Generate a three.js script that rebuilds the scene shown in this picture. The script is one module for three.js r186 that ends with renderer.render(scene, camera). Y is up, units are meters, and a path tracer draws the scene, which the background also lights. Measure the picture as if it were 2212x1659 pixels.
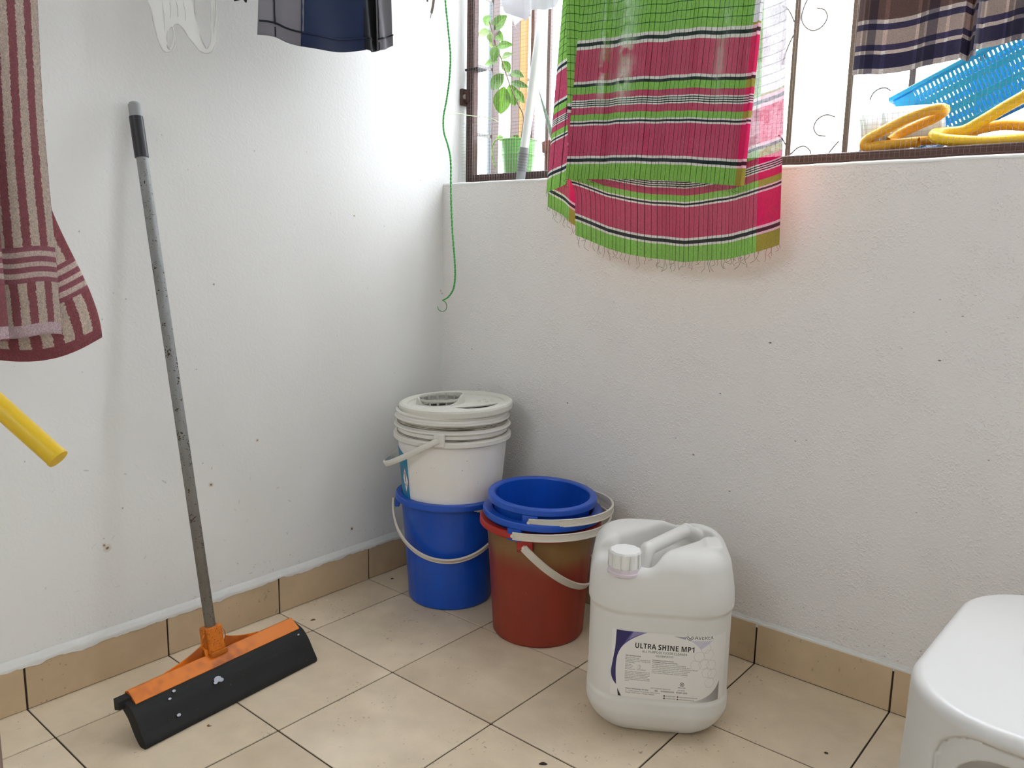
import * as THREE from 'three';
import { RoundedBoxGeometry } from 'three/addons/geometries/RoundedBoxGeometry.js';
import { mergeGeometries, toCreasedNormals } from 'three/addons/utils/BufferGeometryUtils.js';

// ---------------------------------------------------------------- camera, sky, exposure
const W = 2212, H = 1659, FOCAL = 1729.6;
const EYE = new THREE.Vector3(1.732, 0.9535, 1.7274);
const RIGHT = new THREE.Vector3(0.76342073, 0.01892379, -0.64562425), UP = new THREE.Vector3(-0.12155408, 0.98591976, -0.11483393), FWD = new THREE.Vector3(-0.63436061, -0.16614487, -0.75497185);
const scene = new THREE.Scene();
const camera = new THREE.PerspectiveCamera(2 * Math.atan(H / 2 / FOCAL) * 180 / Math.PI, W / H, 0.02, 200);
camera.position.copy(EYE);
camera.quaternion.setFromRotationMatrix(new THREE.Matrix4().makeBasis(RIGHT, UP, FWD.clone().negate()));
scene.add(camera);

const SKY = 12.2;                                        // an even overcast sky, greyer below the horizon
{
  const w = 64, h = 64, d = new Float32Array(w * h * 4);
  for (let j = 0; j < h; j++) for (let i = 0; i < w; i++) {
    const up = Math.sin(((j + 0.5) / h - 0.5) * Math.PI), l = up > 0 ? 0.75 + 0.4 * up : 0.3;
    d.set([0.92 * l, 0.97 * l, 1.045 * l, 1], (j * w + i) * 4);
  }
  const t = new THREE.DataTexture(d, w, h, THREE.RGBAFormat, THREE.FloatType);
  t.mapping = THREE.EquirectangularReflectionMapping; t.magFilter = THREE.LinearFilter; t.needsUpdate = true;
  scene.background = t; scene.backgroundIntensity = SKY;
}
const renderer = new THREE.WebGLRenderer({ antialias: true });
renderer.toneMapping = THREE.LinearToneMapping;
renderer.toneMappingExposure = 1.0;
renderer.shadowMap.enabled = true;

// ---------------------------------------------------------------- helpers
let seed = 7; const rnd = () => ((seed = (seed * 1664525 + 1013904223) >>> 0) / 4294967296);
const rr = (a, b) => a + (b - a) * rnd();
const V = (x, y, z) => new THREE.Vector3(x, y, z);
const mix = (a, b, t) => a + (b - a) * t, clamp = (x, a = 0, b = 1) => Math.min(b, Math.max(a, x)), smooth = (a, b, x) => { const t = clamp((x - a) / (b - a)); return t * t * (3 - 2 * t); };
// the point on the sight line of a pixel that lies on the plane x, y or z = value (each thing keeps its own real distance)
function on(u, v, axis, value) {
  const d = FWD.clone().addScaledVector(RIGHT, (u - W / 2) / FOCAL).addScaledVector(UP, (H / 2 - v) / FOCAL);
  return EYE.clone().addScaledVector(d, (value - EYE[axis]) / d[axis]);
}
const used = {};
const numbered = (n) => { const k = used[n] = (used[n] ?? -1) + 1; return k ? `${n}_${String(k).padStart(3, '0')}` : n; };
function thing(name, label, category, at = [0, 0, 0], group) {
  const o = new THREE.Group(); o.name = numbered(name); o.position.set(...at); scene.add(o);
  o.userData = { label, category }; if (group) o.userData.group = group;
  return o;
}
function part(name, geometry, material, parent, kind) {
  const m = new THREE.Mesh(Array.isArray(geometry) ? merge(geometry) : geometry, material);
  m.name = parent ? name : numbered(name); m.castShadow = m.receiveShadow = true; (parent ?? scene).add(m);
  if (kind) m.userData.kind = kind;
  return m;
}
function struct(name, label) { const o = new THREE.Group(); o.name = name; o.userData = { kind: 'structure', label }; scene.add(o); return o; }
function merge(list) {
  return mergeGeometries(list.map((g) => { g = g.index ? g.toNonIndexed() : g; const n = new THREE.BufferGeometry(); for (const k of ['position', 'normal', 'uv']) n.setAttribute(k, g.attributes[k] ?? new THREE.BufferAttribute(new Float32Array(g.attributes.position.count * 2), 2)); return n; }));
}
const box = (x0, x1, y0, y1, z0, z1) => new THREE.BoxGeometry(x1 - x0, y1 - y0, z1 - z0).translate((x0 + x1) / 2, (y0 + y1) / 2, (z0 + z1) / 2);
const rbox = (x0, x1, y0, y1, z0, z1, r = 0.002, s = 1) => new RoundedBoxGeometry(x1 - x0, y1 - y0, z1 - z0, s, r).translate((x0 + x1) / 2, (y0 + y1) / 2, (z0 + z1) / 2);
const tube = (pts, r, n = 40, k = 8, closed = false) => new THREE.TubeGeometry(new THREE.CatmullRomCurve3(pts, closed, 'centripetal'), n, r, k, closed);
const lathe = (pts, n = 72) => toCreasedNormals(new THREE.LatheGeometry(pts.map(([r, y]) => new THREE.Vector2(r, y)), n), 0.4);
function rod(a, b, r, k = 12, r2 = r) {
  const d = b.clone().sub(a), g = new THREE.CylinderGeometry(r2, r, d.length(), k);
  g.applyQuaternion(new THREE.Quaternion().setFromUnitVectors(V(0, 1, 0), d.clone().normalize()));
  return g.translate(...a.clone().add(b).multiplyScalar(0.5).toArray());
}
// periodic value noise
function hash(x, y) { let n = (x * 374761393 + y * 668265263) | 0; n = Math.imul(n ^ (n >>> 13), 1274126177); return ((n ^ (n >>> 16)) >>> 0) / 4294967296; }
function noise(x, y, p) {
  const i = Math.floor(x), j = Math.floor(y), f = x - i, g = y - j, a = f * f * (3 - 2 * f), b = g * g * (3 - 2 * g), w = (k) => ((k % p) + p) % p;
  return mix(mix(hash(w(i), w(j)), hash(w(i + 1), w(j)), a), mix(hash(w(i), w(j + 1)), hash(w(i + 1), w(j + 1)), a), b);
}
function fbm(u, v, p, oct) { let s = 0, a = 0.5, t = 0; for (let k = 0; k < oct; k++) { s += a * noise(u * p + k * 17, v * p + k * 31, p); t += a; a *= 0.55; p *= 2; } return s / t; }
function texture(w, h, f, srgb = true, repeat) {
  const d = new Uint8Array(w * h * 4);
  for (let j = 0; j < h; j++) for (let i = 0; i < w; i++) { const c = f((i + 0.5) / w, (j + 0.5) / h), k = (j * w + i) * 4; d[k] = clamp(c[0], 0, 255); d[k + 1] = clamp(c[1], 0, 255); d[k + 2] = clamp(c[2], 0, 255); d[k + 3] = 255; }
  const t = new THREE.DataTexture(d, w, h, THREE.RGBAFormat);
  t.magFilter = THREE.LinearFilter; t.minFilter = THREE.LinearMipmapLinearFilter; t.generateMipmaps = true; t.wrapS = t.wrapT = THREE.RepeatWrapping;
  if (srgb) t.colorSpace = THREE.SRGBColorSpace;
  if (repeat) t.repeat.set(...repeat);
  t.needsUpdate = true; return t;
}
const grey = (g) => [g, g, g];
function again(t, x, y) { const c = t.clone(); c.repeat.set(x, y); c.needsUpdate = true; return c; }
const mat = (color, roughness = 0.6, o = {}) => new THREE.MeshPhysicalMaterial({ color, roughness, side: THREE.DoubleSide, ...o });
// a cloth: f(s, t) gives [x, y, z, u, v]; thick > 0 gives it two faces and edges
function cloth(ns, nt, f, thick = 0) {
  const P = [], uv = [], idx = [], e = 1e-3;
  const at = (s, t) => V(...f(s, t).slice(0, 3));
  const faces = thick ? [0.5, -0.5] : [0];
  for (const side of faces) for (let j = 0; j <= nt; j++) for (let i = 0; i <= ns; i++) {
    const s = i / ns, t = j / nt, c = f(s, t), p = V(c[0], c[1], c[2]);
    if (thick) {
      const a = at(Math.min(1, s + e), t).sub(at(Math.max(0, s - e), t)), b = at(s, Math.min(1, t + e)).sub(at(s, Math.max(0, t - e)));
      p.addScaledVector(a.cross(b).normalize(), side * thick);
    }
    P.push(p.x, p.y, p.z); uv.push(c[3] ?? s, c[4] ?? t);
  }
  const n = ns + 1, off = n * (nt + 1);
  for (let j = 0; j < nt; j++) for (let i = 0; i < ns; i++) {
    const a = j * n + i, b = a + 1, c = a + n, d = c + 1;
    idx.push(a, b, d, a, d, c); if (thick) idx.push(off + a, off + d, off + b, off + a, off + c, off + d);
  }
  if (thick) {
    const strip = (a, b) => idx.push(a, off + a, b, b, off + a, off + b);
    for (let i = 0; i < ns; i++) { strip(i, i + 1); strip(nt * n + i + 1, nt * n + i); }
    for (let j = 0; j < nt; j++) { strip((j + 1) * n, j * n); strip(j * n + ns, (j + 1) * n + ns); }
  }
  const g = new THREE.BufferGeometry();
  g.setAttribute('position', new THREE.Float32BufferAttribute(P, 3)); g.setAttribute('uv', new THREE.Float32BufferAttribute(uv, 2)); g.setIndex(idx); g.computeVertexNormals();
  return g;
}
// a smooth surface where sdf = 0 (surface nets)
function iso(sdf, lo, hi, h) {
  const n = [0, 1, 2].map((k) => Math.ceil((hi[k] - lo[k]) / h) + 1), [nx, ny, nz] = n, F = new Float32Array(nx * ny * nz), id = new Int32Array(nx * ny * nz).fill(-1), P = [], idx = [], N = [];
  const at = (i, j, k) => i + nx * (j + ny * k);
  for (let k = 0; k < nz; k++) for (let j = 0; j < ny; j++) for (let i = 0; i < nx; i++) F[at(i, j, k)] = sdf(lo[0] + i * h, lo[1] + j * h, lo[2] + k * h);
  const corner = [[0, 0, 0], [1, 0, 0], [0, 1, 0], [1, 1, 0], [0, 0, 1], [1, 0, 1], [0, 1, 1], [1, 1, 1]], edge = [[0, 1], [2, 3], [4, 5], [6, 7], [0, 2], [1, 3], [4, 6], [5, 7], [0, 4], [1, 5], [2, 6], [3, 7]];
  for (let k = 0; k < nz - 1; k++) for (let j = 0; j < ny - 1; j++) for (let i = 0; i < nx - 1; i++) {
    const c = corner.map(([a, b, d]) => F[at(i + a, j + b, k + d)]); let s = [0, 0, 0], m = 0;
    for (const [a, b] of edge) if ((c[a] < 0) !== (c[b] < 0)) { const t = c[a] / (c[a] - c[b]); for (let q = 0; q < 3; q++) s[q] += mix(corner[a][q], corner[b][q], t); m++; }
    if (!m) continue;
    let p = s.map((x, q) => lo[q] + ([i, j, k][q] + x / m) * h); const e = h * 0.3, gr = (p) => [0, 1, 2].map((q) => { const a = [...p], b = [...p]; a[q] += e; b[q] -= e; return (sdf(...a) - sdf(...b)) / (2 * e); });
    let g = gr(p); const l2 = Math.max(0.5, g[0] ** 2 + g[1] ** 2 + g[2] ** 2), d = clamp(sdf(...p), -h * 0.5, h * 0.5); p = p.map((x, q) => x - (g[q] * d) / l2 * 0.8); g = gr(p); const l = Math.hypot(...g) + 1e-9;
    id[at(i, j, k)] = P.length / 3; P.push(...p); N.push(g[0] / l, g[1] / l, g[2] / l);
  }
  const quad = (a, b, c, d, flip) => flip ? idx.push(a, c, b, a, d, c) : idx.push(a, b, c, a, c, d);
  for (let k = 1; k < nz - 1; k++) for (let j = 1; j < ny - 1; j++) for (let i = 1; i < nx - 1; i++) {
    const f = F[at(i, j, k)] < 0;
    if (f !== F[at(i + 1, j, k)] < 0) quad(id[at(i, j - 1, k - 1)], id[at(i, j, k - 1)], id[at(i, j, k)], id[at(i, j - 1, k)], !f);
    if (f !== F[at(i, j + 1, k)] < 0) quad(id[at(i - 1, j, k - 1)], id[at(i - 1, j, k)], id[at(i, j, k)], id[at(i, j, k - 1)], !f);
    if (f !== F[at(i, j, k + 1)] < 0) quad(id[at(i - 1, j - 1, k)], id[at(i, j - 1, k)], id[at(i, j, k)], id[at(i - 1, j, k)], !f);
  }
  const g = new THREE.BufferGeometry();
  g.setAttribute('position', new THREE.Float32BufferAttribute(P, 3)); g.setAttribute('normal', new THREE.Float32BufferAttribute(N, 3)); g.setAttribute('uv', new THREE.Float32BufferAttribute(new Float32Array(P.length / 3 * 2), 2)); g.setIndex(idx);
  return g;
}
const smax = (a, b, k) => { const h = clamp(0.5 - 0.5 * (b - a) / k); return mix(b, a, h) + k * h * (1 - h); }, smin = (a, b, k) => -smax(-a, -b, k);
const rect2 = (x, z, a, b, r) => { const p = Math.abs(x) - a + r, q = Math.abs(z) - b + r; return Math.min(Math.max(p, q), 0) + Math.hypot(Math.max(p, 0), Math.max(q, 0)) - r; };
const slab = (d2, dy, r) => { const a = d2 + r, b = dy + r; return Math.min(Math.max(a, b), 0) + Math.hypot(Math.max(a, 0), Math.max(b, 0)) - r; };
const capsule = (p, a, b, r) => { const q = p.clone().sub(a), d = b.clone().sub(a), t = clamp(q.dot(d) / d.lengthSq()); return q.addScaledVector(d, -t).length() - r; };
// sweep a closed profile [[out, side], ...] along points; out and side are vectors given per point
function sweep(pts, outs, sides, profile, caps = true) {
  const P = [], idx = [], m = profile.length;
  pts.forEach((p, i) => profile.forEach(([a, b]) => P.push(p.x + outs[i].x * a + sides[i].x * b, p.y + outs[i].y * a + sides[i].y * b, p.z + outs[i].z * a + sides[i].z * b)));
  for (let i = 0; i < pts.length - 1; i++) for (let j = 0; j < m; j++) { const a = i * m + j, b = i * m + (j + 1) % m; idx.push(a, b, b + m, a, b + m, a + m); }
  if (caps) { const t = THREE.ShapeUtils.triangulateShape(profile.map(([a, b]) => new THREE.Vector2(a, b)), []), o = (pts.length - 1) * m; for (const [a, b, c] of t) idx.push(a, c, b, o + a, o + b, o + c); }
  let g = new THREE.BufferGeometry(); g.setAttribute('position', new THREE.Float32BufferAttribute(P, 3)); g.setIndex(idx); g = g.toNonIndexed(); g.computeVertexNormals();
  // smooth along the run, crisp at the profile's corners
  const pos = g.attributes.position, nor = g.attributes.normal, sum = new Map(), key = (i) => `${Math.round(pos.getX(i) * 2e5)},${Math.round(pos.getY(i) * 2e5)},${Math.round(pos.getZ(i) * 2e5)}`;
  for (let i = 0; i < pos.count; i++) { const k = key(i); (sum.get(k) ?? sum.set(k, []).get(k)).push(V(nor.getX(i), nor.getY(i), nor.getZ(i))); }
  for (let i = 0; i < pos.count; i++) { const n0 = V(nor.getX(i), nor.getY(i), nor.getZ(i)), s = V(0, 0, 0); for (const q of sum.get(key(i))) if (q.dot(n0) > 0.7) s.add(q); s.normalize(); nor.setXYZ(i, s.x, s.y, s.z); }
  g.setAttribute('uv', new THREE.Float32BufferAttribute(new Float32Array(pos.count * 2), 2));
  return g;
}

// ---------------------------------------------------------------- the room
const XMAX = 2.65, ZMAX = 2.95, TOP = 2.6, BACK = 1.85, LEDGE = 1.142, REST = 1.166, SILL_TOP = 2.3, PITCH = 0.3, X1 = 0.1493, Z3 = 0.3036, SK = 0.0985;

const speck = texture(512, 512, (u, v) => grey(255 * Math.pow(fbm(u, v, 64, 3), 1.6)), false);
const orange = texture(1024, 1024, (u, v) => { const a = noise(u * 150, v * 150, 150), b = fbm(u + 0.37, v + 0.11, 80, 2), m = smooth(0.3, 0.7, fbm(u + 0.2, v + 0.5, 9, 2)); return grey(255 * clamp(0.2 + smooth(0.5, 0.95, a) * (0.3 + 0.4 * m) + (b - 0.5) * 0.4)); }, false);
function wallPaint(marks, base = 'rgb(236,236,233)') {
  const cv = document.createElement('canvas'); cv.width = 2048; cv.height = 1664; const c = cv.getContext('2d');
  c.fillStyle = base; c.fillRect(0, 0, 2048, 1664); marks(c);
  const t = new THREE.CanvasTexture(cv); t.colorSpace = THREE.SRGBColorSpace; return t;
}
const dot = (c, x, y, r, col) => { c.fillStyle = col; c.beginPath(); c.ellipse(x, y, r, r * rr(0.6, 1.2), rr(0, 3), 0, 7); c.fill(); };
// left wall: z from 3.07 down to -0.14; window wall: x from 0 to 2.65 (y from the floor upwards)
const LW = 3.21, px = (z) => (3.07 - z) / LW * 2048, py = (y) => (1 - y / TOP) * 1664;
const leftPaint = wallPaint((c) => {
  for (let k = 0; k < 60; k++) { const p = on(rr(0, 940), rr(250, 1250), 'x', 0); dot(c, px(p.z), py(p.y), rr(0.35, 0.9), `rgba(90,85,78,${rr(0.25, 0.8)})`); }
  for (const [u, v, r] of [[456, 1047, 4], [760, 1142, 4], [232, 1184, 5], [225, 1178, 3], [556, 951, 2.5], [952, 628, 2], [955, 634, 2], [765, 466, 2], [462, 614, 2]]) { const p = on(u, v, 'x', 0); dot(c, px(p.z), py(p.y), r * 0.45, 'rgba(96,62,34,0.85)'); dot(c, px(p.z), py(p.y), r * 1.1, 'rgba(150,120,80,0.16)'); }
  for (let k = 0; k < 40; k++) { const p = on(rr(0, 850), rr(1000, 1320), 'x', 0); c.strokeStyle = `rgba(120,112,100,${rr(0.1, 0.45)})`; c.lineWidth = rr(0.5, 1.2); c.beginPath(); c.moveTo(px(p.z), py(p.y)); c.lineTo(px(p.z) + rr(-7, 7), py(p.y) + rr(-6, 6)); c.stroke(); }
  for (let k = 0; k < 500; k++) dot(c, rr(0, 2048), py(SK + 0.004 + Math.abs(rr(-0.05, 0.05))), rr(0.3, 1.0), `rgba(70,62,52,${rr(0.08, 0.35)})`);
});
const RW = (x) => x / XMAX * 2048, RH = (y) => (1 - y / LEDGE) * 1664;
const rightPaint = wallPaint((c) => {
  for (const [u, v, r] of [[1664, 738, 3], [1498, 981, 2.6], [1556, 848, 2], [2030, 776, 3], [1226, 869, 2.4], [1019, 752, 2.4], [1718, 951, 2], [1742, 949, 1.6], [2136, 992, 2], [1576, 1060, 2], [2080, 680, 2]]) { const p = on(u, v, 'z', 0); dot(c, RW(p.x), RH(p.y), r * 0.8, 'rgba(92,86,78,0.8)'); }
  for (let k = 0; k < 50; k++) { const p = on(rr(1000, 2212), rr(450, 1350), 'z', 0); dot(c, RW(p.x), RH(p.y), rr(0.4, 1.1), `rgba(96,90,82,${rr(0.25, 0.8)})`); }
  for (let k = 0; k < 160; k++) { const x = rr(0.9, 1.7); dot(c, RW(x), RH(SK + rr(0.005, 0.08)), rr(0.4, 1.4), `rgba(78,70,60,${rr(0.2, 0.6)})`); }
}, 'rgb(234,230,226)');
const wallLeft = new THREE.MeshStandardMaterial({ map: leftPaint, roughness: 0.75, bumpMap: again(speck, LW / 0.3, TOP / 0.3), bumpScale: 0.0003 });
const wallRight = new THREE.MeshStandardMaterial({ map: rightPaint, roughness: 0.8, bumpMap: again(orange, XMAX / 0.42, LEDGE / 0.42), bumpScale: 0.0012 });
const plain = new THREE.MeshStandardMaterial({ color: 0xecece9, roughness: 0.85 });
const ledgeWhite = new THREE.MeshStandardMaterial({ color: 0xdfdfda, roughness: 0.85 });
const capWhite = new THREE.MeshStandardMaterial({ color: 0xe2e2de, roughness: 0.85, bumpMap: again(speck, 6, 1), bumpScale: 0.001 });

{ const o = part('wall_left', box(-0.12, 0, 0, TOP, -0.14, 3.07), wallLeft, undefined, 'structure'); o.userData.label = 'white painted wall with small marks behind the squeegee'; }
{ const o = struct('wall_right', 'rough white low wall below the barred window');
  part('low_wall', box(0, XMAX, 0, LEDGE - 0.004, -0.12, 0), wallRight, o);
  // the uneven plaster edge along the top of the low wall
  const n = 120, prof = [], pts = [], outs = [], sides = [];
  for (let k = 0; k < 8; k++) { const a = k / 7 * Math.PI / 2; prof.push([-0.008 + 0.008 * Math.sin(a), -0.008 + 0.008 * Math.cos(a)]); }
  prof.push([-0.12, -0.012], [-0.12, 0]);
  for (let i = 0; i <= n; i++) { const x = i / n * XMAX; pts.push(V(x, LEDGE + (noise(x * 28, 3, 4096) - 0.5) * 0.0016, (noise(x * 40, 9, 4096) - 0.5) * 0.003 + 0.001)); outs.push(V(0, 0, 1)); sides.push(V(0, 1, 0)); }
  part('sill', sweep(pts, outs, sides, prof), capWhite, o);
  part('lintel', box(0, XMAX, SILL_TOP, TOP, -0.12, 0), plain, o);
  part('pier', box(2.4, XMAX, LEDGE, SILL_TOP, -0.12, 0), plain, o);
}
part('wall_side', box(XMAX, XMAX + 0.12, 0, TOP, -0.14, 3.07), plain, undefined, 'structure').userData.label = 'plain white wall closing the yard';
{ const o = struct('wall_back', 'white wall with a high window opening behind the photographer');
  part('low_wall', box(0, XMAX, 0, BACK, ZMAX, ZMAX + 0.12), plain, o);
  part('lintel', box(0, XMAX, 2.32, TOP, ZMAX, ZMAX + 0.12), plain, o);
  part('pier', box(0, 0.8, BACK, 2.32, ZMAX, ZMAX + 0.12), plain, o); part('pier', box(1.8, XMAX, BACK, 2.32, ZMAX, ZMAX + 0.12), plain, o);
}
part('ceiling', box(-0.12, XMAX + 0.12, TOP, TOP + 0.12, -0.14, 3.07), plain, undefined, 'structure').userData.label = 'plain white ceiling';

// tiles
const tileMap = texture(1024, 1024, (u, v) => {
  const m = fbm(u, v, 5, 5), s = fbm(u + 0.3, v + 0.7, 18, 4), pit = noise(u * 230, v * 190, 4096), z = smooth(0.5, 0.62, fbm(u + 0.6, v + 0.2, 10, 3));
  const k = 1 + (m - 0.5) * 0.18 + (s - 0.5) * 0.1 - (pit > 0.9 ? (pit - 0.9) * 3.2 * z : 0);
  return [221 * k, (203 + (m - 0.5) * 6) * k, (176 + (m - 0.5) * 14) * k];
});
const tileRough = texture(256, 256, (u, v) => grey(120 + 70 * fbm(u, v, 10, 4)), false);
const tileMat = new THREE.MeshPhysicalMaterial({ map: tileMap, roughnessMap: tileRough, roughness: 0.95, specularIntensity: 0.7, bumpMap: again(speck, 4, 4), bumpScale: 0.0003 });
const skirtMat = new THREE.MeshPhysicalMaterial({ map: tileMap, color: 0xece3d6, roughness: 0.5 });
const grout = new THREE.MeshStandardMaterial({ color: 0x3a2f24, roughness: 0.95 });
function tileGeo(w, h, d, u0, v0, axis) {       // uv in 1.2 m units, top face or front face
  const g = new RoundedBoxGeometry(w, h, d, 1, 0.0012), p = g.attributes.position, uv = g.attributes.uv;
  for (let i = 0; i < p.count; i++) { const a = axis === 'x' ? p.getZ(i) : p.getX(i), b = axis === 'y' ? p.getZ(i) : p.getY(i); uv.setXY(i, u0 + a / 1.2, v0 + b / 1.2); }
  return g;
}
{
  const o = struct('floor', 'beige square floor tiles with dark joints');
  part('grout', box(-0.12, XMAX + 0.12, -0.1, -0.0022, -0.14, 3.07), grout, o);
  const J = 0.0032, variants = {};
  for (let i = 0; ; i++) { const x0 = i ? X1 + (i - 1) * PITCH : 0.0, x1 = Math.min(X1 + i * PITCH, XMAX); if (x0 >= XMAX - 0.01) break;
    for (let k = 0; ; k++) { const z0 = Math.max(0, Z3 + (k - 1) * PITCH), z1 = Math.min(Z3 + k * PITCH, ZMAX); if (z0 >= ZMAX - 0.01) break;
      const w = x1 - x0 - J, d = z1 - z0 - J; if (w < 0.02 || d < 0.02) continue;
      const q = `${w.toFixed(3)}_${d.toFixed(3)}_${(i * 3 + k * 5) % 7}`;
      variants[q] ??= tileGeo(w, 0.012, d, rnd(), rnd(), 'y');
      const m = part('tile', variants[q], tileMat, o); m.position.set((x0 + x1) / 2, -0.006 + rr(-0.0004, 0.0003), (z0 + z1) / 2);
    } }
}
{ // skirting: a tile for every floor tile, below a rough ledge of white plaster
  const L = struct('baseboard_left', 'row of beige skirting tiles under a chipped white plaster ledge'), R = struct('baseboard_right', 'row of beige skirting tiles along the foot of the window wall'), J = 0.004;
  part('grout', box(0, 0.005, 0, SK, 0, ZMAX), grout, L); part('grout', box(0, XMAX, 0, SK, 0, 0.005), grout, R);
  for (let k = 0; k < 10; k++) { const z0 = k ? Z3 + (k - 1) * PITCH : 0.009, z1 = Math.min(Z3 + k * PITCH, ZMAX); if (z1 - z0 < 0.02) continue;
    const m = part('tile', tileGeo(0.008, SK - 0.001, z1 - z0 - J, rnd(), rnd(), 'x'), skirtMat, L); m.position.set(0.004, SK / 2 + 0.0008, (z0 + z1) / 2); }
  for (let k = 0; k < 10; k++) { const x0 = k ? X1 + (k - 1) * PITCH : 0.009, x1 = Math.min(X1 + k * PITCH, XMAX); if (x1 - x0 < 0.02) continue;
    const m = part('tile', tileGeo(x1 - x0 - J, SK - 0.001, 0.008, rnd(), rnd(), 'z'), skirtMat, R); m.position.set((x0 + x1) / 2, SK / 2 + 0.0008, 0.004); }
  const ledge = (len, dir, out, s, depth, high) => {
    const n = Math.round(len / 0.006), P = [], O = [], S = [];
    const g = cloth(n, 6, (a, t) => {
      const q = a * len, j = (noise(q * 110, s, 9999) - 0.5) * 0.003 + (noise(q * 22, s + 5, 9999) - 0.5) * 0.004 + Math.max(0, noise(q * 14, s + 3, 9999) - 0.75) * -0.02, k = (noise(q * 60, s + 9, 9999) - 0.5) * 0.003;
      const pr = [[0.0005, high + 0.006 + j * 0.4], [depth * 0.6, high + k], [depth + 0.0004, 0.004 + k], [depth + 0.001, -0.001 + j * 0.7], [depth + 0.0009, -0.0045 + j * 1.4], [depth + 0.0002, -0.005 + j * 1.4], [0, -0.0065 + j]][Math.round(t * 6)];
      const p = dir.clone().multiplyScalar(q).addScaledVector(out, pr[0]); return [p.x, SK + pr[1], p.z];
    });
    return toCreasedNormals(g, 0.5);
  };
  part('plaster_ledge', ledge(ZMAX, V(0, 0, 1), V(1, 0, 0), 1, 0.0085, 0.0105), ledgeWhite, L);
  part('plaster_ledge', ledge(XMAX, V(1, 0, 0), V(0, 0, 1), 21, 0.0058, 0.005), ledgeWhite, R);
}

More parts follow.
